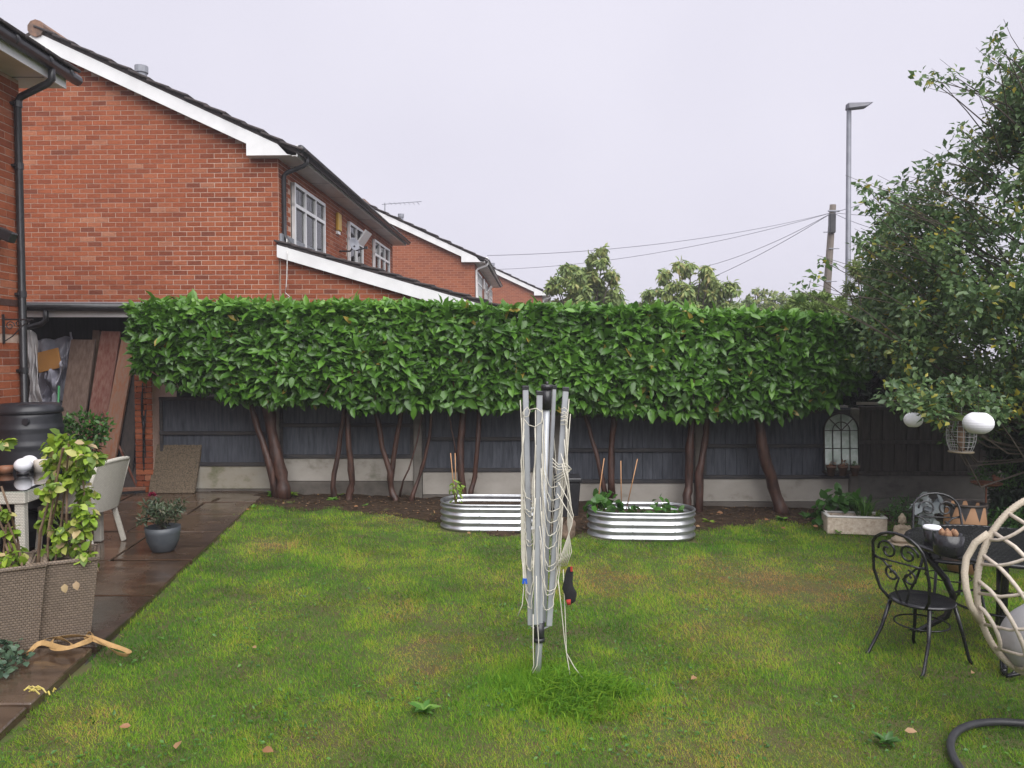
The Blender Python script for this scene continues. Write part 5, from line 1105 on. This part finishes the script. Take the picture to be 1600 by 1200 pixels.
# seated stone figure
gb = gnd(1417, 853); m_bud = M('sandstone_cast', (.52, .43, .32), (.34, .27, .2), 30, .9, bmp=.6)
bd = thing('buddha_statue', 'small seated stone Buddha figure beside the trough', 'statue', tuple(gb)); x, y_, z = gb.x, gb.y + .1, gb.z; s = .95
def S(dx, dy, dz): return (x + dx * s, y_ + dy * s, z + dz * s)
def r_(a, b, c): return (a * s, b * s, c * s)
blob('figure', [(S(0, 0, .03), r_(.13, .09, .032)), (S(-.08, -.05, .06), r_(.07, .05, .035)), (S(.08, -.05, .06), r_(.07, .05, .035)), (S(0, -.08, .055), r_(.09, .035, .025)), (S(0, .01, .12), r_(.062, .05, .07)), (S(0, .01, .175), r_(.075, .046, .04)), (S(-.075, 0, .15), r_(.024, .028, .06)), (S(.075, 0, .15), r_(.024, .028, .06)), (S(-.06, -.035, .095), r_(.04, .03, .022)), (S(.06, -.035, .095), r_(.04, .03, .022)), (S(0, -.06, .085), r_(.04, .025, .018)), (S(0, .005, .215), r_(.022, .022, .03)), (S(0, 0, .262), r_(.036, .038, .048)), (S(0, -.036, .258), r_(.007, .01, .014)), (S(-.037, 0, .25), r_(.008, .012, .026)), (S(.037, 0, .25), r_(.008, .012, .026)), (S(0, .008, .285), r_(.041, .041, .034)), (S(0, .008, .322), r_(.02, .02, .02))], m_bud, bd, .006, 1)
for sx in (-1, 1):
    b = MB(); b.tube([S(sx * .024, -.034, .266), S(sx * .016, -.0375, .2645), S(sx * .008, -.036, .266)], .0016, 5); b.obj('eyelid', m_iron, bd)
b = MB(); b.tube([S(-.011, -.036, .238), S(0, -.0385, .236), S(.011, -.036, .238)], .0018, 5); b.obj('mouth', m_iron, bd)
b = MB(); b.lathe([(.15, 0), (.155, .012), (.14, .02)], 20, (x, y_ - .01, z)); b.obj('plinth', m_bud, bd, True)
# woven basket with dark zigzag
def zig():
    m, nt, b = base('zigzag_basket', .7); t = nt.nodes.new('ShaderNodeTexCoord'); sx = nt.nodes.new('ShaderNodeSeparateXYZ'); nt.links.new(t.outputs['Object'], sx.inputs[0])
    at2 = nt.nodes.new('ShaderNodeMath'); at2.operation = 'ARCTAN2'; nt.links.new(sx.outputs[1], at2.inputs[0]); nt.links.new(sx.outputs[0], at2.inputs[1])
    pp = nt.nodes.new('ShaderNodeMath'); pp.operation = 'PINGPONG'; pp.inputs[1].default_value = .35; nt.links.new(at2.outputs[0], pp.inputs[0])
    zz = nt.nodes.new('ShaderNodeMath'); zz.operation = 'MULTIPLY_ADD'; zz.inputs[1].default_value = 1.94; zz.inputs[2].default_value = -.97; nt.links.new(sx.outputs[2], zz.inputs[0])
    gt = nt.nodes.new('ShaderNodeMath'); gt.operation = 'GREATER_THAN'; nt.links.new(zz.outputs[0], gt.inputs[0]); nt.links.new(pp.outputs[0], gt.inputs[1])
    nt.links.new(ramp(nt, gt.outputs[0], [(.4, (.28, .15, .075)), (.6, (.012, .011, .011))]), b.inputs['Base Color']); bump(nt, b, noise(nt, 60, 2, 'Object', (1, 1, 4)), .5, .006); return m
bk = gnd(1512, 868); bkt = thing('woven_basket', 'round brown basket planter with a black zigzag band behind the black table', 'basket', (4.16, 7.0, LZ(4.16)))
b = MB(); b.lathe([(.13, 0), (.16, .2), (.175, .45), (.17, .64), (.16, .64), (.15, .58), (.02, .57)], 28); o = b.obj('basket', zig(), bkt, True); o.matrix_parent_inverse = Matrix.Identity(4)
b = MB(); b.tube([(.17 * math.cos(a), .17 * math.sin(a), .642) for a in [k * math.pi / 12 for k in range(24)]], .012, 6, closed=True); o = b.obj('rim', m_iron, bkt, True); o.matrix_parent_inverse = Matrix.Identity(4)
# rusty bird bath
bb = thing('bird_bath', 'rusty metal dish bird bath on a thin stem with a bird figure', 'bird bath', tuple(gnd(1541, 840))); c = at(1541, 757, 7.9); m_rust = M('rust', (.20, .075, .035), (.11, .045, .025), 22, .85, bmp=.4)
b = MB(); b.lathe([(.01, -.012), (.1, -.01), (.145, .012), (.15, .02), (.142, .02), (.1, .0), (.02, -.004)], 24, tuple(c)); b.obj('dish', m_rust, bb, True)
b = MB(); b.tube([c, Vector((c.x + .0, c.y, LZ(c.x) - .05))], .009, 8); b.obj('stem', m_rust, bb, True)
blob('bird', [((c.x + .09, c.y - .02, c.z + .06), (.04, .022, .028)), ((c.x + .065, c.y - .02, c.z + .09), (.017, .016, .017)), ((c.x + .135, c.y - .02, c.z + .068), (.03, .009, .008)), ((c.x + .045, c.y - .02, c.z + .09), (.014, .004, .004)), ((c.x + .09, c.y - .02, c.z + .03), (.006, .006, .03))], m_rust, bb, .004, 1)
# paper lanterns, feeder
m_paper = M('white_paper', (.80, .80, .83), (.76, .76, .8), 4, .8)
def lantern(px, py, Y, rx, rz_, label):
    c = at(px, py, Y); t = thing('paper_lantern', label, 'lantern', tuple(c), 0, 'white paper lanterns in the holly')
    pr = []
    for k in range(41):
        a = R(-64 + 128 * k / 40); pr.append((rx * math.cos(a) * (1 - .012 * (k % 4 == 0)), rz_ * math.sin(a) / math.sin(R(64))))
    b = MB(); b.lathe(pr, 28, tuple(c)); b.obj('shade', m_paper, t, True); b = MB(); b.tube([c + Vector((0, 0, rz_)), c + Vector((.01, .02, rz_ + .35))], .002, 4); b.obj('cord', m_iron, t)
lantern(1528.5, 661, 6.4, .118, .086, 'white ribbed paper lantern overlapping the wire bird feeder')
lantern(1427, 656, 6.75, .078, .062, 'smaller white paper lantern half hidden by holly leaves')
bf = thing('bird_feeder', 'barrel-shaped wire cage bird feeder with green lid hanging from the holly', 'bird feeder', tuple(at(1502, 705, 6.9))); c = at(1502, 681, 6.9); u = 6.9 / 1200; m_wire = M('pale_wire', (.45, .45, .45), (.36, .36, .36), 8, .5)
H_ = 24 * u; Rr = lambda t: (17 + 5 * (1 - (2 * t - 1) ** 2) - 2 * (1 - t)) * u
for k in range(16):
    a = 2 * math.pi * k / 16; b = MB(); b.tube([(c.x + Rr(t) * math.cos(a), c.y + Rr(t) * math.sin(a), c.z - H_ + 2 * H_ * t) for t in [i / 8 for i in range(9)]], .0026, 4); b.obj('wire', m_wire, bf)
for i in range(7):
    t = i / 6; b = MB(); b.tube([(c.x + Rr(t) * math.cos(a), c.y + Rr(t) * math.sin(a), c.z - H_ + 2 * H_ * t) for a in [k * math.pi / 12 for k in range(24)]], .0026, 4, closed=True); b.obj('hoop', m_wire, bf)
b = MB(); b.lathe([(.102, H_), (.10, H_ + .012), (.06, H_ + .04), (.01, H_ + .05)], 22, tuple(c)); b.obj('lid', M('green_lid', (.16, .22, .06), (.12, .18, .05), 9, .5), bf, True)
b = MB(); b.lathe([(.105, -H_ - .012), (.105, -H_), (.02, -H_ + .004)], 22, tuple(c)); b.obj('tray', M('feeder_tray', (.3, .24, .16), (.22, .18, .12), 9, .6), bf, True)
b = MB(); b.tube([(c.x, c.y, c.z - H_), (c.x, c.y, c.z + H_)], .028, 12); b.obj('seed_tube', M('seed', (.30, .19, .12), (.2, .12, .08), 80, .8), bf, True)
b = MB(); b.tube([(c.x, c.y, c.z + H_ + .04), (c.x, c.y + .01, c.z + H_ + .3)], .003, 4); b.obj('hanger', m_wire, bf)

# ---------------------------------------------------------------- black cafe set
m_blk = M('black_enamel', (.010, .010, .012), (.018, .018, .02), 12, .22)
def cafe_chair(label, x, y, z, rz):     # faces +x
    c = thing('cafe_chair', label, 'chair', (0, 0, 0), 0, 'black scrolled cafe chairs')
    n = 24; b = MB(); b.lathe([(.01, .392), (.19, .392), (.205, .40), (.205, .41), (.19, .418), (.12, .41), (.01, .408)], 28, sx=1.0, sy=1.0); b.obj('seat', m_blk, c, True)
    for (sx, sy) in ((1, 1), (1, -1), (-1, 1), (-1, -1)):
        p0 = (sx * .13, sy * .14, .395); p1 = (sx * .18, sy * .17, .2); p2 = (sx * (.21 if sx > 0 else .27), sy * .2, .03); p3 = (sx * (.23 if sx > 0 else .31), sy * .205, 0)
        b = MB(); b.tube([p0, p1, p2, p3], [.014, .012, .011, .013], 8); b.obj('leg', m_blk, c, True)
    W2 = .19; arc = [(-.155, -.13, .405), (-.19, -W2 * .93, .47), (-.23, -W2 * 1.05, .6), (-.26, -W2 * .98, .76)]
    for k in range(1, 10): a = math.pi * k / 10; arc.append((-.27 - .02 * math.sin(a), -W2 * .98 * math.cos(a), .76 + .13 * math.sin(a)))
    arc += [(-.26, W2 * .98, .76), (-.23, W2 * 1.05, .6), (-.19, W2 * .93, .47), (-.155, .13, .405)]
    b = MB(); b.tube(arc, .0105, 8); b.obj('back_frame', m_blk, c, True)
    def bx(z): return -.19 - (z - .40) * .2
    def curl(yc, zc, r, turns, a0, dr=1):
        pts = spiral((0, yc, zc), r, turns, (0, 1, 0), (0, 0, 1), 22, a0, dr); pts = [(bx(p.z), p.y, p.z) for p in pts]; b = MB(); b.tube(pts, .0075, 6); b.obj('scroll', m_blk, c, True)
    for s in (-1, 1):
        curl(s * .075, .76, .07, 1.3, 0 if s > 0 else math.pi, s); curl(s * .06, .60, .055, 1.2, math.pi / 2, -s)
        b = MB(); b.tube([(bx(.42), s * .02, .42), (bx(.5), s * .05, .5), (bx(.58), s * .015, .58), (bx(.68), s * .12, .68), (bx(.70), s * .18, .70)], .0075, 6); b.obj('scroll', m_blk, c, True)
    b = MB(); b.tube([(bx(.69), -W2, .69), (bx(.69), W2, .69)], .006, 6); b.obj('cross_rail', m_blk, c, True)
    b = MB(); b.tube([(.17 * math.cos(a), .17 * math.sin(a), .25) for a in [k * math.pi / 10 for k in range(20)]], .006, 6, closed=True); b.obj('stretcher_ring', m_blk, c, True)
    c.location = (x, y, z); c.rotation_euler = (0, 0, rz); c.scale = (.95, .95, .95); return c
cafe_chair('black scrolled metal cafe chair on the lawn left of the round table', 2.63, 4.87, LZ(2.6), R(28))
cafe_chair('black scrolled metal cafe chair behind the round table', 3.43, 5.98, LZ(3.3), R(-98))
cafe_chair('black scrolled metal cafe chair right of the table behind the hanging chair', 3.95, 5.0, LZ(3.9), R(175))
TC = (3.30, 5.12); tz = LZ(3.3)
ct = thing('cafe_table', 'round black metal garden table with a woven-pattern top', 'table', (*TC, tz))
n = 90; V = []; idx = {}; F = []; RT_ = .58
for i in range(n):
    for j in range(n):
        x = (i / (n - 1) * 2 - 1) * RT_; y = (j / (n - 1) * 2 - 1) * RT_
        if x * x + y * y < RT_ ** 2: idx[(i, j)] = len(V); V.append((TC[0] + x, TC[1] + y, tz + .70 + .0065 * math.sin((x + y) * 75) * math.sin((x - y) * 75)))
for (i, j) in idx:
    q_ = [(i, j), (i + 1, j), (i + 1, j + 1), (i, j + 1)]
    if all(k in idx for k in q_): F.append([idx[k] for k in q_])
b = MB(); b.add(V, F); o = b.obj('woven_top', m_blk, ct, True); md = o.modifiers.new('t', 'SOLIDIFY'); md.thickness = .006
b = MB(); b.tube([(TC[0] + RT_ * math.cos(a), TC[1] + RT_ * math.sin(a), tz + .698) for a in [k * math.pi / 24 for k in range(48)]], .014, 8, closed=True); b.obj('rim', m_blk, ct, True)
b = MB(); b.tube([(TC[0] + .3 * math.cos(a), TC[1] + .3 * math.sin(a), tz + .30) for a in [k * math.pi / 16 for k in range(32)]], .009, 6, closed=True); b.obj('brace_ring', m_blk, ct, True)
for k in range(4):
    a = math.pi / 4 + k * math.pi / 2 + .25; d = lambda r, z: (TC[0] + r * math.cos(a), TC[1] + r * math.sin(a), tz + z)
    b = MB(); b.tube([d(.5, .68), d(.46, .58), d(.33, .42), d(.28, .30), d(.32, .16), d(.48, .03), d(.56, .0)], [.016, .022, .024, .024, .022, .02, .018], 8); b.obj('leg', m_blk, ct, True)
    b = MB(); b.tube([d(.46, .66), d(.38, .62), d(.36, .56), d(.41, .54), d(.43, .59)], .008, 6); b.obj('leg_scroll', m_blk, ct, True)
p = Vector((0, 0, 0)); zt_ = tz + .706
def ontop(px, py): return pat(px, py, zt_)
p = ontop(1456, 851); cp_ = thing('candle_jar', 'black round jar with a white lid on the cafe table', 'jar', tuple(p))
b = MB(); b.lathe([(.046, 0), (.05, .01), (.053, .105), (.04, .11)], 22, tuple(p)); b.obj('jar', m_blk, cp_, True); b = MB(); b.lathe([(.056, .106), (.057, .118), (.05, .128), (.01, .13)], 22, tuple(p)); b.obj('lid', m_paper, cp_, True)
b = MB(); b.box(p + Vector((.012, -.052, .03)), (.03, .004, .028)); b.obj('label', M('small_label', (.4, .12, .1), (.15, .15, .3), 60, .5), cp_)
p = ontop(1494, 871); bw = thing('black_bowl', 'black bowl of cones and dried pieces on the cafe table', 'bowl', tuple(p)); p = p + Vector((0, .09, 0))
b = MB(); b.lathe([(.075, 0), (.085, .01), (.092, .13), (.084, .13), (.078, .07), (.01, .06)], 24, tuple(p)); b.obj('bowl', m_blk, bw, True)
for k in range(9):
    c_ = p + Vector((random.uniform(-.05, .05), random.uniform(-.05, .05), .13 + random.uniform(-.01, .012))); b = MB(); b.lathe([(.003, -.025), (.017, -.012), (.02, .004), (.012, .02), (.002, .03)], 9, tuple(c_)); b.obj('cone', M('cone', (.2, .09, .05), (.3, .18, .1), 60, .8) if 'cone' not in bpy.data.materials else bpy.data.materials['cone'], bw, True)

# ---------------------------------------------------------------- hanging egg chair
m_cord = M('cream_wicker', (.46, .39, .30), (.56, .49, .39), 90, .7, bmp=.8, stretch=(1, 1, 3)); m_rope = M('pale_rope', (.58, .51, .43), (.46, .40, .33), 60, .7)
EY = 3.9; E = at(1645, 916, EY); px = EY / 1200
ec = thing('egg_chair', 'cream wicker hanging egg chair with a grey cushion at the right edge', 'chair', (E.x, EY, LZ(E.x)))
ea, ez = 120 * px, 148 * px
def epos(u, v):                          # basket bulges toward the lawn
    w = math.sqrt(max(0, 1 - u * u - v * v)); return Vector((E.x + ea * u, EY - .34 * w, E.z + ez * v))
b = MB(); b.tube([epos(math.cos(a), math.sin(a)) for a in [k * math.pi / 150 for k in range(300)]], [.0178 if k % 2 else .0152 for k in range(300)], 10, closed=True); b.obj('rim', m_cord, ec, True)
b = MB(); b.tube([at(x, y, EY + .03 * math.sin(i)) for i, (x, y) in enumerate(((1545, 833), (1524, 848), (1510, 872), (1507, 895), (1509, 918), (1516, 945), (1531, 972)))], .0175, 10); b.obj('side_hoop', m_cord, ec, True)
def chord(p, q_, r=.0102, name='cord'):
    pts = [epos(p[0] + (q_[0] - p[0]) * t, p[1] + (q_[1] - p[1]) * t) for t in [i / 18 for i in range(19)]]; b = MB(); b.tube(pts, r, 8); b.obj(name, m_rope, ec, True)
def ring(a): return (math.cos(R(a)), math.sin(R(a)))
for a, e_ in ((112, -40), (128, -62), (144, -82), (160, -100), (176, -118), (192, -138)): chord(ring(a), ring(e_))
for a, e_ in ((150, 105), (166, 78), (184, 55), (204, 32), (222, 8), (240, -18)): chord(ring(a), ring(e_), .0082)
b = MB(); V = []
o = blob('cushion', [((E.x - .02, EY + .0, E.z - .28), (.24, .16, .2)), ((E.x + .1, EY + .03, E.z - .2), (.22, .15, .22))], M('grey_cushion', (.34, .33, .33), (.27, .265, .27), 5, .85, bmp=.3), ec, .02, 8)
zf = LZ(E.x + .6); hk = Vector((E.x + .55, EY + .75, 0))
b = MB(); b.tube([(hk.x, hk.y, zf), (hk.x + .02, hk.y, 1.0), (hk.x, hk.y, 1.6), (hk.x - .2, hk.y - .3, 1.95), (E.x, EY, 1.9), (E.x, EY, 1.8)], .024, 10); b.obj('stand_pole', m_blk, ec, True)
b = MB(); b.tube([(E.x, EY, 1.8), (E.x, EY - .02, E.z + ez)], .007, 6); b.obj('chain', m_blk, ec)
f0 = gnd(1568, 1056); b = MB(); b.tube([(hk.x, hk.y, zf + .06), (E.x + .2, EY + .65, zf + .05), (f0.x + .06, f0.y + .05, f0.z + .12), (f0.x + .07, f0.y, f0.z + .03), (f0.x + .04, f0.y - .01, f0.z + .006), (f0.x, f0.y - .01, f0.z + .012), (f0.x - .012, f0.y - .01, f0.z + .035), (f0.x + .01, f0.y - .01, f0.z + .045)], .013, 8); b.obj('stand_foot', m_blk, ec, True)
b = MB(); b.tube([(hk.x, hk.y, zf + .06), (hk.x + .3, hk.y - .5, zf + .02)], .02, 8); b.obj('stand_foot', m_blk, ec, True)

# ---------------------------------------------------------------- hose, leaves, weeds
hp = [gnd(x, y) + Vector((0, 0, .03)) for x, y in ((1660, 1150), (1620, 1141), (1580, 1137), (1545, 1136), (1515, 1141), (1495, 1150), (1485, 1164), (1484, 1180), (1492, 1200), (1510, 1225), (1540, 1250))]
b = MB(); b.tube(hp, .0195, 12); o = b.obj('hose', M('black_hose', (.022, .022, .025), (.034, .034, .038), 9, .5), None, True); md = o.modifiers.new('s', 'SUBSURF'); md.render_levels = 2; tag(o, 'thick black hose curling across the lawn at the bottom right', 'hose')
FL = [(275, 1182, .06, 'curled pair-like tan leaf at the bottom left of the lawn'), (410, 1183, .055, 'flat tan leaf right of the curled tan leaf at the bottom'), (652, 766 + 40, .04, 'pinkish leaf on the soil left of the metal beds'), (735, 838, .045, 'orange-brown leaf in front of the left raised bed'), (1130, 806, .07, 'orange leaf on the soil right of the raised beds'), (1088, 1067, .05, 'pinkish leaf on the lawn right of the airer'), (1195, 817, .07, 'large orange leaf beside the thick slanting trunk'), (1087, 826, .05, 'yellowish leaf beside the right raised bed'), (1278, 828, .07, 'orange-brown leaf just left of the stone trough'), (1220, 829, .05, 'small pale leaf right of the thick slanting trunk'), (1413, 1152, .05, 'reddish leaf near the weed at the bottom right'), (1308, 1043, .035, 'tiny yellow leaf left of the cafe chair'), (1520, 1058, .04, 'reddish leaf under the cafe table'), (395, 1019, .035, 'small red leaf right of the webbing strap'), (205, 1145, .045, 'small greyish leaf low on the left of the lawn'), (390, 800, .04, 'orange leaf at the patio corner by the hedge'), (560, 795, .05, 'brown leaf on soil under the paired trunks'), (1095, 788, .05, 'tan leaf between the trunks right of the raised bed')]
for i, (x, y, l, lb) in enumerate(FL):
    p = gnd(x, y) + Vector((0, 0, .035 if y > 840 else .03)); a = random.uniform(0, 6.28)
    o = leaves('fallen_leaf', [p], [(math.cos(a), math.sin(a), .15)], [(random.uniform(-.3, .3), -.5, .8)], np.array([l * 1.15]), np.array([l * .6]), np.array([random.uniform(.3, 1)]), m_dead); tag(o, lb, 'leaf', 'fallen leaves')
def weed(px_, py_, label, n=16, l=.085, m=m_green, t0=.55, t1=1):
    p = gnd(px_, py_); t = thing('weed', label, 'weed', tuple(p), 0, 'weeds'); a = RNG.uniform(0, 6.28, n); D = np.stack([np.cos(a), np.sin(a), RNG.uniform(.2, .9, n)], 1); L = RNG.uniform(.6, 1.2, n) * l
    o = leaves('rosette', np.tile(np.array(p) + np.array([0, 0, .012]), (n, 1)), D, np.tile([0, -.2, 1.0], (n, 1)), L, L * .36, RNG.uniform(t0, t1, n), m, t); o['kind'] = 'stuff'
weed(662, 1116, 'bright green dandelion rosette in the lawn left of the airer'); weed(1385, 1165, 'flat grey-green weed at the bottom right of the lawn', 22, .07, m_green, 0, .4); weed(430, 778, 'broad-leaved weed at the foot of the leftmost trunks', 26, .12); weed(455, 776, 'yellow-green weed right of the leftmost trunks', 20, .1, m_lime, 0, .5); weed(522, 784, 'small weed at the foot of the thin paired trunk', 12, .09)
weed(533, 776, 'little yellowish sprout between the paired trunks', 9, .07, m_lime, 0, .5); weed(640, 776, 'small green weed by the forked trunk', 16, .1); weed(1222, 815, 'green weed at the foot of the thick slanting trunk', 18, .1); weed(1108, 818, 'pale weed by the right raised bed', 10, .08, m_lime, .2, .6); weed(395, 795, 'leafy weed at the corner of patio and soil', 14, .06); weed(1260, 812, 'dark green weed left of the stone trough', 18, .12, m_green, 0, .3); weed(572, 792, 'tiny weed on the soil between trunks', 8, .05); weed(860, 842, 'dark weed behind the airer by the left raised bed', 12, .07, m_green, 0, .3); weed(1310, 835, 'weed in front of the stone trough corner', 10, .06)

# ---------------------------------------------------------------- grass
def grass():
    n = 900000
    # more blades close to the camera
    y = 2.2 + (9.9 - 2.2) * RNG.random(n) ** 1.55; half = y * .70 + .3
    x = RNG.uniform(-1, 1, n) * half
    ex = -3.155 + (9.9 - y) * (.85 / 6.9)
    e_n = (fbm(x, y, .16, 3) - .5) * .30
    keep = (x > ex - .02 + e_n) & (x < 8)
    sf = soil_front(x); over = y - sf
    keep &= (over < 0.02) | (RNG.random(n) < .35 * np.exp(-np.clip(over, 0, 9) * 5) * (fbm(x, y, .25, 181) > .5))
    bx = [(-.21, 8.3), (1.37, 8.1)]
    for (cx, cy) in bx: keep &= ~((np.abs(x - cx) < .55) & (np.abs(y - cy) < .30))
    x = x[keep]; y = y[keep]; n = len(x)
    z = lawn_z(x, y)
    # patches of the turf itself: lush, thin, straw
    lush = fbm(x, y, 1.1, 101); dry = fbm(x * .8, y, 1.5, 111); fine = fbm(x, y, .17, 121); mot = fbm(x, y, .42, 131)
    spots = np.zeros(n)
    for (px, py, r) in ((690, 990, .33), (640, 1025, .2), (1330, 930, .4), (1260, 940, .3), (740, 820, .5), (640, 800, .45), (950, 905, .35), (1190, 905, .45), (1150, 1000, .4), (780, 1130, .3), (420, 850, .25), (1300, 880, .35), (1050, 1150, .3), (120, 1160, .3), (1240, 1180, .35), (500, 1180, .25), (1110, 880, .3)):
        c = gnd(px, py); spots += .75 * np.exp(-(((x - c.x) / r) ** 2 + ((y - c.y) / (r * 1.5)) ** 2))
    spots *= .45 + 1.1 * mot
    t = .30 + (dry - .5) * .55 + (fine - .5) * .6 + (mot - .5) * .6 + spots * .42 + RNG.normal(0, .19, n) + np.clip((x + .5) * .028, -.06, .12)
    t -= np.clip(lush - .55, 0, 1) * .7
    ctr = gnd(862, 1075); d2 = ((x - ctr.x) / .42) ** 2 + ((y - ctr.y) / .34) ** 2; d2 *= .35 + 1.5 * fbm(x, y, .22, 171); tuft = .9 * np.exp(-d2 ** 1.1)
    t = t * (1 - .8 * tuft) + .2 * tuft
    t = np.clip(t, 0, 1)
    far = np.clip((y - 3) / 6, 0, 1)
    L = RNG.uniform(.018, .042, n) * (1 - .35 * np.clip(spots, 0, 1)) * (.75 + .6 * lush) * (.55 + .9 * fine) * (1 + .2 * far) * (1 + 1.8 * tuft); Wd = RNG.uniform(.0024, .0042, n) * (1 + .9 * far)
    a = RNG.uniform(0, 2 * math.pi, n); lean = RNG.uniform(.35, 1.5, n) * (1 - .1 * tuft)
    wind = fbm(x, y, .3, 141) * 6.28
    dx = np.cos(a) + .7 * np.cos(wind); dy = np.sin(a) + .7 * np.sin(wind); dn = np.sqrt(dx * dx + dy * dy) + 1e-6; dx /= dn; dy /= dn
    cl = np.cos(lean); slv = np.sin(lean)
    P0 = np.stack([x, y, z - .004], 1); Dv = np.stack([dx * slv, dy * slv, cl], 1); sd = np.stack([-dy, dx, 0 * dx], 1)
    tw = RNG.uniform(-1, 1, n)[:, None]; sd = unit(sd + tw * np.stack([dx * cl, dy * cl, -slv], 1) * .6)
    V = np.empty((n, 3, 3), np.float32); V[:, 0] = P0 - sd * Wd[:, None] / 2; V[:, 1] = P0 + sd * Wd[:, None] / 2; V[:, 2] = P0 + Dv * L[:, None]
    o = fast('grass', V.reshape(-1, 3), np.arange(n * 3).reshape(-1, 3), None, np.repeat(t, 3), m_grass); tag(o, 'short patchy wet lawn grass with straw-coloured spots', 'grass', None, 'stuff')
    # clover and daisy-like weeds in the turf
    k = 9000; y = 2.4 + 6.6 * RNG.random(k) ** 1.3; x = RNG.uniform(-1, 1, k) * (y * .7); ok = (x > -3.1 + (9.9 - y) * (.85 / 6.9)) & (y < soil_front(x) - .05) & (fbm(x, y, .5, 151) > .56); x = x[ok]; y = y[ok]; k = len(x)
    P = np.stack([x, y, lawn_z(x, y) + RNG.uniform(.006, .022, k)], 1); D = unit(np.stack([RNG.normal(0, 1, k), RNG.normal(0, 1, k), RNG.normal(.25, .25, k)], 1)); N = unit(np.stack([RNG.normal(0, .3, k), RNG.normal(-.2, .3, k), np.ones(k)], 1))
    L = RNG.uniform(.016, .034, k); o = leaves('clover', P, D, N, L, L * .55, RNG.uniform(0, .75, k), m_green, simple=True); tag(o, 'small clover and weed leaves spread through the lawn', 'weeds', None, 'stuff')
    # long unmown tuft round the airer foot
    k = 2400; a = RNG.uniform(0, 2 * math.pi, k); r = np.sqrt(RNG.random(k)) ; x = ctr.x + .10 + r * np.cos(a) * .42 + RNG.normal(0, .03, k); y = ctr.y - .06 + r * np.sin(a) * .36
    x -= (x - ctr.x > .2) * 0; z = lawn_z(x, y); kp = fbm(x, y, .2, 171) < .62 - .25 * (r - .5); r = np.where(kp, r, 1.35); L = RNG.uniform(.07, .18, k) * (1.1 - .6 * r); h = RNG.normal(.55, .75, k); dx = np.cos(h); dy = np.sin(h) - .6
    q = unit(np.stack([dx, dy, dx * 0], 1)); sd = np.stack([-q[:, 1], q[:, 0], q[:, 0] * 0], 1); w = RNG.uniform(.0028, .005, k)[:, None]
    B0 = np.stack([x, y, z - .005], 1); ls = RNG.uniform(.35, .75, k)[:, None]
    B1 = B0 + (q * ls * .45 + np.array([0, 0, 1]) * .5) * L[:, None]; B2 = B1 + (q * (ls + .3) * .7 + np.array([0, 0, 1]) * .12 * RNG.normal(.5, 1, k)[:, None]) * L[:, None] * .75
    V = np.stack([B0 - sd * w, B0 + sd * w, B1 + sd * w * .8, B1 - sd * w * .8, B2], 1).reshape(-1, 3); off = np.arange(k)[:, None] * 5
    o = fast('long_grass', V, off + np.array([[3, 2, 4]]), off + np.array([[0, 1, 2, 3]]), np.repeat(RNG.uniform(.1, .5, k), 5), m_grass); tag(o, 'long dark green unmown tuft at the foot of the rotary airer', 'grass', None, 'stuff')
grass()

# ---------------------------------------------------------------- rain mist
hb_ = MB(); hb_.b2((-310, -110, -1.8), (310, 510, 8.6)); hz = hb_.obj('haze'); tag(hz, 'pale rain mist over the whole place', 'haze', None, 'stuff')
hm = bpy.data.materials.new('haze'); hm.use_nodes = True; hn = hm.node_tree; hn.nodes.clear()
ho = hn.nodes.new('ShaderNodeOutputMaterial'); hv = hn.nodes.new('ShaderNodeVolumePrincipled'); hv.inputs['Color'].default_value = (.93, .92, .97, 1); hv.inputs['Density'].default_value = .0024; hv.inputs['Anisotropy'].default_value = .2
hn.links.new(hv.outputs[0], ho.inputs['Volume']); hz.data.materials.append(hm)
